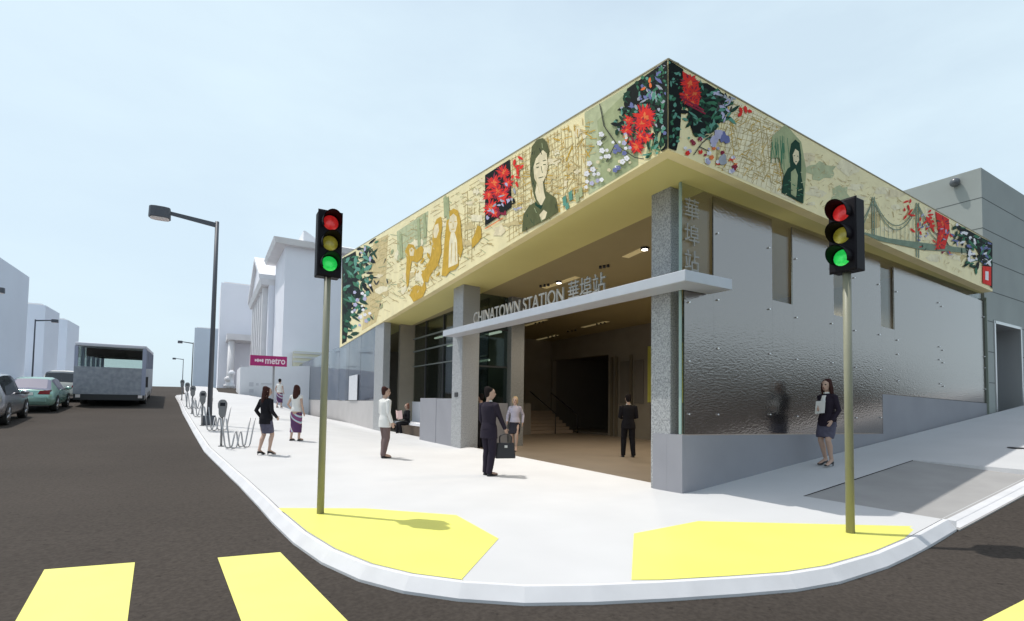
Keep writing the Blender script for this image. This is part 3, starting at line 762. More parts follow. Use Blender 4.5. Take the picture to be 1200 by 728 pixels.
# red brush mark beside it
for (x, t, L_, a) in ((604, .07, 9, 1.7), (607, .06, 8, .5), (603, .16, 8, -.3), (607, .17, 13, 1.5), (604, .27, 7, .3), (609, .22, 8, -.8), (605, .33, 8, 1.2), (602, .24, 5, 1.9)): ML.leaf('brush_mark', *L(x, t), L_, a, 1.6, 'red')
# dark green half-length portrait (plain generic figure)
g_ = 'portrait'
ML.poly(g_, [(612.5, 272), (614, 252), (621, 241), (629, 237), (626, 228), (622, 205), (622, 190), (624, 172), (630, 164), (637, 162), (642, 167), (644, 176), (643, 186), (641, 178), (635, 200), (640, 224), (652, 232), (655, 249), (641, 258)], 'olive')
ML.poly(g_, [(626, 196), (629, 186), (637, 176), (641.5, 180), (643, 195), (641, 206), (637, 214), (631, 217), (627, 209)], 'skin')
ML.poly(g_, [(630, 214), (637, 212), (638, 224), (640, 232), (635, 242), (630, 234), (628, 226)], 'skin')
for (p, q, w) in (((629, 193), (633, 191), 1.1), ((637, 189), (641, 188), 1.1), ((629.5, 197), (632.5, 196), 1.3), ((637.5, 193.5), (640.5, 193), 1.3), ((635, 195), (636.5, 203), .8), ((632, 209), (637.5, 207.5), 1.2)): ML.line(g_, p, q, w, 'olive')
ML.poly(g_, [(633, 252), (638, 246), (642, 249), (640, 256), (635, 259)], 'skin')
ML.poly(g_, [(628, 236), (631, 240), (637, 241), (635, 246), (628, 241)], 'dgreen')
for (x, y) in ((660, 232), (667, 226), (675, 228), (663, 240), (679, 222)): ML.poly(g_, [(x, y), (x + 4, y - 3), (x + 5, y + 8), (x + 1, y + 10)], 'teal' if x < 670 else 'sage')
for i in range(70):
    x = random.uniform(613, 653); y = random.uniform(165, 268)
    if inpoly(x, y, [(613, 270), (615, 252), (622, 242), (630, 240), (636, 246), (642, 226), (652, 234), (654, 248), (640, 256)]) or inpoly(x, y, [(623, 200), (624, 172), (631, 165), (641, 168), (642, 178), (634, 176), (628, 188), (626, 222)]):
        q_ = (x + random.uniform(-1, 3), y + random.uniform(3, 8))
        ML.line(g_, (x, y), q_, random.uniform(.4, .9), random.choice(['sage', 'dgreen', 'black', 'olive']))
for (x, y, l_) in ((628, 205, 5), (629, 209, 5), (641, 199, 4), (639, 206, 4), (630, 213, 6), (631, 217, 6), (632, 221, 6)): ML.line(g_, (x, y), (x + 1.2, y + l_), .5, 'tan')
# corner foliage and flowers, with twigs and blossom
reg = [L(722, .3), L(734, .05), L(782, .01), L(782, .985), L(772, .9), L(762, .75), L(745, .8), L(733, .55), L(724, .5)]
ML.poly('foliage#corner', [L(736, .05), L(783, .0), L(783, 1), L(776, 1), L(772, .86), L(768, .55), L(752, .5), L(738, .45), L(732, .2)], 'black')
ML.foliage('foliage#corner', reg, 240, ['black', 'dgreen', 'dgreen', 'green', 'black', 'dgreen', 'dgreen', 'black', 'blue', 'teal', 'grey'], (4, 13), (1, 2.4))
ML.foliage('foliage#corner', [L(768, .05), L(782, .02), L(782, .9), L(774, .7)], 30, ['teal', 'green', 'black', 'teal'], (3, 7), (.9, 1.8))
for (x, y, r) in ((757, 137, 17), (753, 146, 12), (736, 153, 10), (747, 172, 11), (760, 163, 10), (739, 142, 8), (752, 160, 9)): ML.mum('red_flowers#corner', x, y, r, n=26 if r > 10 else 16)
for (x, y) in ((762, 98), (764, 104), (758, 103)): ML.leaf('red_flowers#corner', x, y, 7, random.uniform(0, 6), 1.6, 'orange')
ML.foliage('red_flowers#corner', [(735, 138), (742, 135), (742, 172), (733, 165)], 16, ['red', 'orange', 'dred'], (4, 8), (.8, 1.4))
ML.foliage('foliage#corner', [(758, 165), (781, 150), (781, 176), (757, 190)], 26, ['teal', 'green', 'dgreen', 'sage'], (6, 14), (.9, 1.8), 1.5)
for (p, q) in (((704, 122), (709, 148)), ((709, 148), (726, 172)), ((726, 172), (745, 185)), ((745, 185), (756, 187)), ((712, 160), (700, 170)), ((722, 170), (712, 190))): ML.line('twigs', p, q, 1.1, 'dark')
for i in range(40):
    x = random.uniform(688, 740); y = random.uniform(Lt(x) + 45, Lb(x) - 3)
    if abs((y - Lt(x)) / 105 - (.98 - (x - 688) * .004)) < .3: ML.blossom('blossoms#corner', x, y, random.uniform(1.6, 3), random.choice(['white', 'white', 'lilac', 'white', 'skin']))
for (x, y) in ((724, 172), (727, 176), (722, 178), (733, 180), (726, 197), (722, 200)): ML.blossom('blossoms#corner', x, y, 3, 'blue')
for (x, y) in ((706, 158), (704, 168), (707, 177), (692, 192), (696, 199), (689, 204), (731, 190), (736, 186)): ML.blossom('blossoms#corner', x, y, 3.4, 'white')
ML.done({'foliage': 'dark green painted foliage', 'red_flowers': 'painted red chrysanthemums', 'gold_figures': 'golden painted figures', 'portrait': 'dark green painted portrait of a woman', 'blossoms': 'white and lilac painted blossom', 'map_lines': 'brown street-map lines'})

MR = Mural(Vector((Cx, Cy, 0)), nR, fasR)
def Rt(x): return 70 + (x - 783) * .564 + .8
def Rb(x): return 175 + (x - 783) * .4375 - 1.0
MR.lim = (lambda x: Rt(x) - .3, lambda x: Rb(x) + .6, 783, 1162.3)
MR.inb = lambda x, y: 783 < x < 1162 and Rt(x) < y < Rb(x)
def Q(x, t): return (x, Rt(x) + (Rb(x) - Rt(x)) * t)
MR.poly('painted_ground#b', [Q(850, .02), Q(925, .02), Q(932, .98), Q(850, .98)], 'pale')
# blotchy map ground and grid
for i in range(34): x = random.uniform(935, 1150); MR.blob('painted_ground', *Q(x, random.uniform(.08, .9)), random.uniform(3, 12), random.uniform(2, 8), random.choice(['pale', 'tan', 'pale', 'skin', 'pale']), 12, .45)
for (x, t, rx, ry) in ((962, .35, 16, 10), (985, .6, 10, 14)): MR.blob('painted_ground', *Q(x, t), rx, ry, 'sagel', 15, .25)
for i in range(60): x = random.uniform(940, 1120); MR.line('map_lines', *[(lambda p: (p, (p[0] + random.uniform(-5, 5), p[1] + random.uniform(-2, 4))))(Q(x, random.uniform(.1, .85)))][0], .6, random.choice(['line', 'tan']))
for i in range(17):
    x = 846 + i * 4.6; MR.line('map_lines', Q(x, .04), Q(max(838, x - 26 + i * .9), .97), .45, 'line')
for j in range(13):
    t = .06 + j * .075; MR.line('map_lines', Q(846 - t * 6, min(.97, t + .04)), Q(928, max(.03, t - .22)), .45, 'line')
for i in range(22): x = random.uniform(850, 915); MR.line('map_lines', Q(x, random.uniform(.1, .9)), Q(x + random.uniform(3, 9), random.uniform(.1, .9)), .8, random.choice(['line', 'tan', 'gold']))
for i in range(240):
    x = random.uniform(850, 925); t = random.uniform(.05, .93); p_ = Q(x, t); a_ = random.choice([.5, -.55, 2.1]) + random.uniform(-.12, .12); l_ = random.uniform(3, 11)
    q_ = (p_[0] + l_ * math.cos(a_), p_[1] + l_ * math.sin(a_))
    if MR.inb(*q_): MR.line('map_lines', p_, q_, random.uniform(.4, 1.0), random.choice(['line', 'tan', 'gold']))
for i in range(300):
    x = random.uniform(940, 1140); t = random.uniform(.06, .92); p_ = Q(x, t); a_ = random.uniform(0, 3.1); l_ = random.uniform(1.5, 7)
    q_ = (p_[0] + l_ * math.cos(a_), p_[1] + l_ * math.sin(a_))
    if MR.inb(*q_): MR.line('map_lines', p_, q_, random.uniform(.25, .6), random.choice(['tan', 'tan', 'pale', 'skin', 'line']))
# corner foliage
MR.poly('foliage#corner', [Q(783, .0), Q(800, .01), Q(803, .3), Q(798, .5), Q(796, .8), Q(792, .99), Q(783, 1)], 'black')
MR.foliage('foliage#corner', [Q(784, .02), Q(806, .03), Q(804, .55), Q(796, .6), Q(792, .97), Q(784, .97)], 60, ['teal', 'green', 'black', 'dgreen', 'teal'], (4, 9), (.9, 2))
MR.poly('foliage#corner', [(806, 96), (828, 98), (850, 112), (852, 130), (836, 150), (824, 160), (812, 158), (806, 140)], 'black')
MR.foliage('foliage#corner', [(800, 92), (822, 97), (852, 116), (856, 135), (840, 152), (826, 164), (810, 158), (804, 138)], 130, ['dgreen', 'green', 'dgreen', 'black', 'teal', 'dgreen'], (6, 15), (1.1, 2.4))
MR.foliage('foliage#corner', [(838, 106), (856, 114), (855, 140), (842, 134)], 26, ['lilac', 'grey', 'dark', 'lilac'], (4, 9), (.9, 1.8))
MR.poly('red_flowers#corner', [(799, 84), (817, 95), (820, 112), (818, 124), (802, 116)], 'red')
for (x, y, r) in ((808, 99, 15), (806, 112, 12), (813, 110, 11), (811, 120, 8)): MR.mum('red_flowers#corner', x, y, r, n=26)
for (p, q) in (((796, 114), (824, 130)), ((803, 122), (826, 134))): MR.line('red_flowers#corner', p, q, 2, 'dred')
for i in range(40): x = random.uniform(796, 862); MR.blossom('blossoms#corner', x, random.uniform(max(Rt(x) + 70, 150), Rb(x) - 3), random.uniform(1.4, 3), random.choice(['red', 'orange', 'skin', 'white', 'lilac', 'skin', 'teal', 'dred']))
for (p, q) in (((812, 182), (822, 168)), ((822, 168), (834, 158)), ((818, 172), (830, 178))): MR.line('twigs', p, q, 1.1, 'dark')
for (x, y, c) in ((846, 160, 'blue'), (842, 158, 'lilac'), (850, 163, 'blue'), (846, 187, 'grey'), (836, 166, 'lilac')): MR.blob('blossoms#corner', x, y, 5, 6, c, 10, .35)
for (x, y, L_, a) in ((866, 126, 8, 1.2), (872, 124, 10, 1.4), (869, 132, 7, 2.4), (875, 130, 6, .3), (864, 137, 6, -.8)): MR.leaf('brush_mark#one', x, y, L_, a, 2, 'red')
# green standing figure by a sheet of paper
MR.poly('portrait', [(919, 147), (923, 150), (938, 167), (944, 200), (941, 239), (922, 222), (912, 185), (902, 186), (904, 160)], 'sage')
for i in range(22): x = random.uniform(903, 922); MR.line('portrait', (x, random.uniform(158, 172)), (x + random.uniform(-2, 4), random.uniform(176, 200)), .6, 'green')
MR.poly('portrait', [(925, 196), (924, 180), (926, 169), (931, 164), (936, 168), (938, 182), (938, 206), (941, 222), (940, 239), (915, 226), (917, 208), (922, 198)], 'dgreen')
MR.poly('portrait', [(928, 182), (931, 175), (935, 178), (935.5, 188), (932, 194), (929, 190)], 'skin')
for (p, q) in (((929, 183), (930.8, 183)), ((933, 183.5), (934.6, 183.6)), ((930.8, 190), (933.2, 190))): MR.line('portrait', p, q, .8, 'dgreen')
MR.poly('portrait', [(926, 202), (931, 198), (934, 206), (932, 232), (926, 228)], 'sage')
for i in range(16): y = random.uniform(202, 234); x = random.uniform(918, 938); MR.line('portrait', (x, y), (x + random.uniform(2, 5), y + random.uniform(-2, 3)), .9, random.choice(['sagel', 'black', 'green', 'sage']))
# suspension bridge
MR.poly('bridge', [(1000, 276.5), (1040, 279.5), (1130, 291), (1138, 297), (1080, 293), (1030, 286.5), (1008, 281)], 'bridge')
for x, y0, y1 in ((1022.5, 231, 279), (1074.5, 238, 303)):
    for dx in (-1.3, 1.3): MR.line('bridge', (x + dx, y0), (x + dx, y1), 1.1, 'bridge')
    for t in (.2, .4, .6, .8): MR.line('bridge', (x - 1.3, y0 + (y1 - y0) * t), (x + 1.3, y0 + (y1 - y0) * t), .9, 'bridge')
def cable(x0, y0, x1, y1, sag):
    prev = None
    for i in range(15):
        t = i / 14; p = (x0 + (x1 - x0) * t, y0 + (y1 - y0) * t + sag * 4 * t * (1 - t))
        if prev: MR.line('bridge', prev, p, .9, 'bridge')
        prev = p
cable(1023, 233, 1074, 240, 28); cable(1023, 236, 1074, 243, 30); cable(1075, 240, 1120, 292, 10); cable(1076, 243, 1108, 282, 14); cable(1005, 275, 1022, 233, 3); cable(1002, 268, 1022, 236, 3)
for i in range(10): x = 1026 + i * 4.8; t = (x - 1023) / 51; MR.line('bridge', (x, 234 + 7 * t + 28 * 4 * t * (1 - t)), (x, 279 + i * .6), .4, 'bridge')
# red brush marks and foliage at the end
for (x, y, n) in ((1063, 243, 8), (1088, 260, 12), (1075, 262, 5), (1092, 252, 6)):
    for i in range(n): MR.leaf('brush_mark#two', x + random.uniform(-4, 4), y + random.uniform(-8, 12), random.uniform(4, 9), random.uniform(0, 6.3), 1.2, 'red')
MR.poly('red_flowers#end', [(1095, 248), (1111, 257), (1112, 272), (1106, 292), (1096, 292), (1099, 270)], 'red')
for (x, y, r) in ((1104, 262, 9), (1103, 276, 8), (1100, 288, 7)): MR.mum('red_flowers#end', x, y, r, n=16)
MR.foliage('foliage#end', [(1078, 250), (1096, 256), (1124, 280), (1118, 302), (1076, 292)], 40, ['blue', 'dred', 'dark', 'lilac', 'red'], (3, 7), (.5, 1.1))
MR.poly('foliage#end', [Q(1120, .03), Q(1162, .01), Q(1162, .985), Q(1157, .9), Q(1152, .5), Q(1140, .25), Q(1124, .12)], 'black')
MR.foliage('foliage#end', [Q(1117, .05), Q(1162, .02), Q(1162, .6), Q(1150, .62), Q(1136, .75), Q(1128, .5), Q(1118, .3)], 130, ['black', 'dgreen', 'green', 'dgreen', 'blue', 'black', 'white'], (4, 11), (.8, 1.9))
MR.poly('red_seal', [(1150.5, 312), (1160.5, 313), (1160.5, 335.5), (1150.5, 332)], 'red')
MR.poly('red_seal', [(1153.6, 318), (1157.4, 318.5), (1157.4, 329), (1153.6, 328)], 'white')
MR.done({'foliage': 'dark green painted foliage', 'red_flowers': 'painted red flowers and red brush marks', 'bridge': 'painted green suspension bridge', 'portrait': 'green painted figure of a woman', 'map_lines': 'brown street-map lines'})

# ================================================================== CONCRETE TOWER at the right
TW = thing('concrete_tower', 'grey-green panelled concrete block with a recessed door beside the steel wall', 'building', (20.2, 5.86, 0))
TX, TZ = 20.22, 7.46
b = MB()
D0, D1, DZ = 20.95, 23.3, 2.72
b.box((TX, 5.86, -1), (D0, 14, TZ), M_tower); b.box((D1, 5.86, -1), (34, 14, TZ), M_tower); b.box((D0, 5.86, DZ), (D1, 14, TZ), M_tower)
b.build('wall', TW)
b = MB()
for k in range(9):
    z = TZ - .95 * (k + 1)
    if z < -.6: break
    b.box((TX - .003, 5.857, z), (D0 if z < DZ else 34, 5.862, z + .025), M_joint); b.box((TX - .003, 5.86, z), (TX + .001, 14, z + .025), M_joint)
    if z < DZ: b.box((D1, 5.857, z), (34, 5.862, z + .025), M_joint)
b.box((TX - .0045, 9.7, 2), (TX + .001, 9.73, TZ), M_joint)
b.box((26.6, 5.856, -1), (26.63, 5.862, TZ), M_joint)
b.build('panel_joint', TW)
b = MB(); b.box((D0, 6.5, -.2), (D1, 6.6, DZ), mat('dark_door', (.10, .115, .13), .3, .3)); b.build('door', TW)
b = MB()
for (x0, x1, z0, z1) in ((D0 - .06, D0 + .05, -.1, DZ + .06), (D1 - .05, D1 + .06, -.1, DZ + .06), (D0, D1, DZ - .03, DZ + .06), (22.1, 22.18, -.1, DZ - .03)):
    b.box((x0, 5.83, z0), (x1, 6.5, z1), M_steel) if x1 - x0 < .2 and x0 != 22.1 else b.box((x0, 6.44 if x0 == 22.1 else 5.83, z0), (x1, 6.498, z1), M_steel)
b.build('door_frame', TW)
p = OX(1119, 214, TX - .12)
b = MB(); b.ball(p, .14, mat('camera_dome', (.10, .11, .12), .3)); b.box((p.x, p.y - .05, p.z - .03), (TX, p.y + .05, p.z + .14), M_steel); b.build('security_camera', TW)
b = MB(); b.box((TX - .06, 5.80, -1), (TX - .003, 5.855, 3.4), mat('green_trim', (.22, .25, .21), .5)); b.build('corner_trim', TW)

# manhole plate in the side-street pavement
mp = pix_ter(1193, 525)
b = MB(); zc_ = terr(*mp); b.tube([(mp[0], mp[1], zc_ - .01), (mp[0], mp[1], zc_ + .008)], [.16, .16], M_trim, 20); tag(b.build('utility_cover'), 'small dark round utility cover in the side street pavement', 'cover')

# ================================================================== BACKGROUND BUILDINGS
def boxm(b, x0, y0, x1, y1, z0, z1, m): b.box((x0, y0, z0), (x1, y1, z1), m)
def zat(x, y, X, Y):      # height where the pixel's row meets the vertical line X,Y
    lo, hi = -20., 90.
    for _ in range(50):
        mid = (lo + hi) / 2; v = Vector((X, Y, mid)); d = v.dot(cf); py = PY - FPX * v.dot(cu) / d
        if py > y: lo = mid
        else: hi = mid
    return lo
# church-like white hall
cY = 56.0; cX = OY(331, 400, cY).x; ct = zat(331, 288, cX, cY)
CH = thing('white_hall', 'tall pale hall with projecting cornice, pitched roof and pedimented street front', 'building', (cX, cY, 0))
b = MB(); b.box((cX, cY, -1), (cX + 22, cY + 9, ct), M_model); b.build('wall', CH)
b = MB(); b.prism([(cX - 1.0, cY - .7, ct), (cX + 22, cY - .7, ct), (cX + 22, cY + 9.5, ct), (cX - 1.0, cY + 9.5, ct)], [(cX - 1.2, cY - .9, ct + .55), (cX + 22, cY - .9, ct + .55), (cX + 22, cY + 9.7, ct + .55), (cX - 1.2, cY + 9.7, ct + .55)], M_cornice); b.build('cornice', CH)
b = MB(); zr = ct + .56; b.prism([(cX - .9, cY - .6, zr), (cX + 22, cY - .6, zr), (cX + 22, cY + 9.4, zr), (cX - .9, cY + 9.4, zr)], [(cX + 3, cY + 4, zr + 1.5), (cX + 22, cY + 4, zr + 1.5), (cX + 22, cY + 4.6, zr + 1.5), (cX + 3, cY + 4.6, zr + 1.5)], M_white)
rf = b.build('roof', CH)
g0 = OY(356, 270, cY + 1.5); b = MB(); b.prism([(g0.x, cY + 1.5, zr), (g0.x + 3.2, cY + 1.5, zr), (g0.x + 3.2, cY + 5, zr), (g0.x, cY + 5, zr)], [(g0.x, cY + 1.6, g0.z), (g0.x + .2, cY + 1.6, g0.z), (g0.x + .2, cY + 5, g0.z), (g0.x, cY + 5, g0.z)], M_white); b.build('gablet', rf)
g0 = OY(398, 281, cY + 1.5)
# lower pedimented wing further along the street
wY0, wY1 = cY + 9.1, cY + 28
wX = cX - .6; we = zat(330, 333, wX - .9, wY0)
b = MB(); b.box((wX, wY0, -1), (wX + 16, wY1, we), M_model); b.build('wing_wall', CH)
b = MB(); b.prism([(wX - .8, wY0, we), (wX + 16, wY0, we), (wX + 16, wY1 + .6, we), (wX - .8, wY1 + .6, we)], [(wX - 1.0, wY0, we + .7), (wX + 16, wY0, we + .7), (wX + 16, wY1 + .8, we + .7), (wX - 1.0, wY1 + .8, we + .7)], M_cornice); b.build('wing_cornice', CH)
b = MB(); ym = (wY0 + wY1) / 2; zr2 = we + .71; ap = zr2 + 4.2
b.add([(wX - .7, wY0 + .2, zr2), (wX - .7, wY1 + .5, zr2), (wX - .7, ym, ap - .3), (wX + .5, wY0 + .2, zr2), (wX + .5, wY1 + .5, zr2), (wX + .5, ym, ap - .3)], [(0, 2, 1), (3, 4, 5), (0, 1, 4, 3), (1, 2, 5, 4), (2, 0, 3, 5)], M_model); b.build('pediment', CH)
b = MB()
for (ya, yb) in ((wY0, ym), (wY1 + .8, ym)):
    b.prism([(wX - 1.1, ya, zr2), (wX + 16, ya, zr2), (wX + 16, yb, ap), (wX - 1.1, yb, ap)], [(wX - 1.1, ya, zr2 + .5), (wX + 16, ya, zr2 + .5), (wX + 16, yb, ap + .5), (wX - 1.1, yb, ap + .5)], M_white)
b.build('wing_roof', CH)
for k in range(6):
    y = wY0 + 1.6 + k * 3.2; b = MB(); b.box((wX - .55, y, -1), (wX - .01, y + .9, we - .01), M_cornice); b.build('pilaster', CH)
for k in range(5):
    y = wY0 + 3.0 + k * 3.2
    b = MB(); b.box((wX - .02, y + .15, 3), (wX - .003, y + 1.2, we - 2.2), mat('window_shade', (.34, .35, .42), .6)); b.build('window', CH)
# porch
pY = cY + 31; pX = OY(270, 400, pY).x; pz = zat(282, 391, pX, pY)
b = MB(); b.box((pX - .5, pY, pz - .9), (pX + 5, pY + 8, pz), M_cornice); b.build('porch_roof', CH)
for k, yy in enumerate((pY + .3, pY + 3.5, pY + 6.9)):
    b = MB(); b.tube([(pX + .2, yy + .4, -1), (pX + .2, yy + .4, pz - .91)], [.5, .42], M_cornice, 14); b.build('porch_column', CH)
# blocks beyond
def block(label, px_corner, px_back, Y, ytop, m, w=18, name='plain_block', depth=None):
    X = OY(px_corner, 440, Y).x; z = zat(px_corner, ytop, X, Y)
    if depth is None:
        Y1 = Y + 14
        d = ray(px_back, 440); Y1 = X / d.x * d.y if abs(d.x) > 1e-4 else Y + 14
        if not (Y + 2 < Y1 < Y + 60): Y1 = Y + 14
    else: Y1 = Y + depth
    root = thing(name, label, 'building', (X, Y, 0))
    b = MB(); b.box((X, Y, -2), (X + w, Y1, z), m); b.build('wall', root)
    b = MB(); b.box((X + .4, Y + .4, z + .003), (X + w - .4, Y1 - .4, z + .25), M_cornice); b.build('roof', root)
    return root, X, Y1, z
blk = block('pale lilac flat-roofed block just beyond the pedimented hall', 255, 238, 92, 331, M_model, 20)
block('small shade-tinted pale block at the far end of the right-hand row', 226, 221, 150, 384, M_modelb, 14, depth=20)
# low white annex with faint marks, beside the glass screen
aY = 47.; aX = OY(281, 450, aY).x; aX2 = 7.5; az = zat(281, 430, aX, aY); az2 = zat(350, 429, aX2, aY)
AN = thing('white_annex', 'low white blank annex wall behind the magenta sign', 'annex', (aX, aY, -1))
b = MB(); b.ext([(aX, aY, -1.5), (aX2, aY, -1.5), (aX2, aY, az2), (aX, aY, az)], (0, 6, 0), M_white); b.build('wall', AN)
M_faint = mat('faint_grey', (.62, .62, .65), .8)
for (x0, x1, y0, y1) in ((292, 297, 448, 453), (292, 297, 456, 460), (292, 297, 464, 468), (300, 303, 449, 452), (306, 320, 449, 451)):
    p, q = OY(x0, y0, aY - .012), OY(x1, y1, aY - .012); b = MB(); b.box((p.x, aY - .012, q.z), (q.x, aY - .003, p.z), M_faint); b.build('wall_mark', AN)
# pale yellow louvred box above the screen
yY = 56.0 - 1.2; p = OY(344, 428, 55.0); q = OY(372, 413, 55.0)
YB = thing('yellow_box', 'small pale yellow louvred box between the glass screen and the hall', 'roof box', (p.x, 55.0, 0))
b = MB(); b.box((p.x, 55.0, -1), (q.x + 1.0, 55.95, q.z), mat('pale_yellow_wall', (.66, .63, .48), .8)); b.build('wall', YB)
for k in range(3):
    z = q.z - .25 - k * .45; b = MB(); b.box((p.x - .05, 54.93, z), (q.x + 1.05, 54.997, z + .2), mat('pale_louvre', (.62, .62, .60), .7)); b.build('louvre', YB)
# gate posts by the porch
for i, (x, yt, yb, m, lb) in enumerate([(271, 434, 456, M_white, 'white carved gate post in front of the porch'), (266.5, 441, 454, M_cornice, 'shorter grey gate post left of the white one')]):
    Y = 60.0; P = OY(x, 450, Y); z1 = zat(x, yt, P.x, Y); z0 = terr(P.x, Y)
    b = MB(); b.tube([(P.x, Y, z0), (P.x, Y, z0 + .3), (P.x, Y, z0 + .32), (P.x, Y, z1 - .5), (P.x, Y, z1 - .45), (P.x, Y, z1 - .2), (P.x, Y, z1)], [.35, .35, .22, .2, .32, .3, .1], m, 10); tag(b.build('gate_post'), lb, 'gate post')

# left row
def lblock(label, px_corner, X, ytop, px_end, m, w=20, px_face_left=None):
    d = ray(px_corner, 440); k = X / d.x; Y = d.y * k
    z = zat(px_corner, ytop, X, Y); d2 = ray(px_end, 440); Y1 = max(Y + 3, d2.y * X / d2.x)
    root = thing('plain_block', label, 'building', (X, Y, 0))
    b = MB(); b.box((X - w, Y, -2), (X, Y1, z), m); b.build('wall', root)
    b = MB(); b.box((X - w + .4, Y + .4, z + .003), (X - .4, Y1 - .4, z + .2), M_cornice); b.build('roof', root)
d = ray(28, 440); XA = -14.; YA1 = d.y * XA / d.x
zA = zat(28, 325, XA, YA1)
root = thing('plain_block', 'tall shade-tinted pale block cut by the left edge of the photo', 'building', (XA, YA1 - 20, 0))
b = MB(); b.box((XA - 18, YA1 - 26, -2), (XA, YA1, zA), M_modelb); b.build('wall', root)
b = MB(); b.box((XA - 17.6, YA1 - 25.6, zA + .003), (XA - .4, YA1 - .4, zA + .2), M_cornice); b.build('roof', root)
lblock('middle shade-tinted pale block of the left-hand row, behind the slim lamp post', 49, -15.1, 358, 66, M_modelb)
lblock('farthest low pale block of the left-hand row, beside the bus', 76, -16.0, 375, 90, M_modelb)

# ================================================================== STREET FURNITURE
def lamp(root_loc, rz, H, label, arm=1.46, group='street lamps'):
    t = thing('street_lamp', label, 'street lamp', root_loc, rz, group)
    b = MB(); b.box((-.2, -.2, 0), (.2, .2, .34), M_lamp); b.build('base', t, False, .01)
    b = MB(); b.tube([(0, 0, .3), (0, 0, H + .06)], [.085, .065], M_lamp, 12); b.build('pole', t, False)
    b = MB(); b.prism([(0, -.05, H - .16), (0, .05, H - .16), (-arm, .035, H + .02), (-arm, -.035, H + .02)], [(0, -.05, H + .0), (0, .05, H + .0), (-arm, .035, H + .14), (-arm, -.035, H + .14)], M_lamp); b.build('arm', t, False)
    b = MB(); xc = -arm - .29
    pts = [(.33, .12), (.29, .19), (.15, .23), (-.13, .23), (-.26, .18), (-.32, .08), (-.32, -.08), (-.26, -.18), (-.13, -.23), (.15, -.23), (.29, -.19), (.33, -.12)]
    b.prism([(xc + x, y, H - .16) for x, y in pts], [(xc + x * .96, y * .96, H + .22) for x, y in pts], M_lamp); hd = b.build('lamp_head', t, False, .02)
    b = MB(); b.prism([(xc + x * .86, y * .86, H - .19) for x, y in pts], [(xc + x * .86, y * .86, H - .161) for x, y in pts], M_lampglass); b.build('diffuser', hd, False)
    return t
H1 = 6.45 - terr(.05, 21.5)
lp = lamp((.05, 21.5, terr(.05, 21.5)), 0, H1, 'tall charcoal street lamp nearest the corner, its round head over the road')
def lput(x, ytop, X, Y, label, rz=0, k=None):
    z0 = terr(X, Y); z1 = zat(x, ytop, X, Y); c = dup(lp, (X, Y, z0), rz, label); c.scale = ((z1 - z0) / H1,) * 3; return c
lput(225, 402, -2.28, 91, 'second charcoal street lamp along the right kerb, in front of the lilac block')
lput(215, 421, -4.85, 128, 'farthest and smallest charcoal street lamp on the right kerb')
lput(39, 375, -13.2, 59.2, 'thin street lamp on the left pavement between the shade-tinted pale blocks', math.pi)
Pt = OX(-43, 345, -11.5); lput(-43, 337, Pt.x, Pt.y, 'street lamp on the left whose head just enters the frame', math.pi)

def signal(loc, rz, label):
    t = thing('traffic_light', label, 'traffic light', loc, rz, 'traffic lights')
    H = 3.10
    b = MB(); b.tube([(0, 0, -.02), (0, 0, H + .3)], [.046, .043], M_khaki, 14); b.build('pole', t, False)
    b = MB(); b.box((-.15, -.10, H), (.15, .12, H + .86), M_signal); h = b.build('signal_head', t, False, .012)
    b = MB(); b.box((-.155, -.085, H - .01), (.155, -.07, H + .87), M_signal); b.build('back_plate', h, False)
    cols = [('red_lens', (.62, .02, .02), .4), ('amber_lens', (.34, .30, .03), .22), ('green_lens', (.02, .65, .10), .55)]
    for i, (nm, c, e) in enumerate(cols):
        z = H + .86 - .155 - i * .272
        b = MB(); vs = []
        # domed lens
        for j in range(5):
            rr = .098 * math.cos(j / 4 * math.pi / 2); yy = -.103 - .03 * math.sin(j / 4 * math.pi / 2)
            vs.append([(rr * math.cos(a * math.pi / 8), yy, z + rr * math.sin(a * math.pi / 8)) for a in range(16)])
        flat = [v for r_ in vs for v in r_]
        b.add(flat, [(j * 16 + k, j * 16 + (k + 1) % 16, (j + 1) * 16 + (k + 1) % 16, (j + 1) * 16 + k) for j in range(4) for k in range(16)], lens_mat(nm, c, e), True)
        ln = b.build('lens', h, False)
        # visor: open tube cut away below
        b = MB(); n = 18; r1 = .118; ring = []
        for k in range(n + 1):
            a = math.radians(-35 + 250 * k / n)
            dep = .05 + .17 * max(0, math.sin(a) * .5 + .5)
            ring.append((a, dep))
        for (ra, rb) in zip(ring[:-1], ring[1:]):
            (a, d1), (c_, d2) = ra, rb
            for r_ in (r1, r1 - .008):
                b.poly([(r_ * math.cos(a), -.10, z + r_ * math.sin(a)), (r_ * math.cos(c_), -.10, z + r_ * math.sin(c_)), (r_ * math.cos(c_), -.10 - d2, z + r_ * math.sin(c_)), (r_ * math.cos(a), -.10 - d1, z + r_ * math.sin(a))], M_signal)
        b.build('visor', h, False)
    return t
def lens_mat(nm, c, e):
    if nm in MATS: return MATS[nm]
    m = mat(nm, c, .2, var=.5, scale=14, spec=.6, var2=[min(1, x * 1.5 + .06) for x in c])
    b = m.node_tree.nodes['Principled BSDF']; b.inputs['Emission Color'].default_value = (*c, 1); b.inputs['Emission Strength'].default_value = e
    return m
sg = signal((1.30, 7.0, terr(1.3, 7.0)), 0, 'traffic light on the left yellow paving, facing the road junction')
s2 = dup(sg, (6.54, 3.15, terr(6.54, 3.15)), -math.pi / 2, 'traffic light on the right yellow paving, in front of the steel wall')

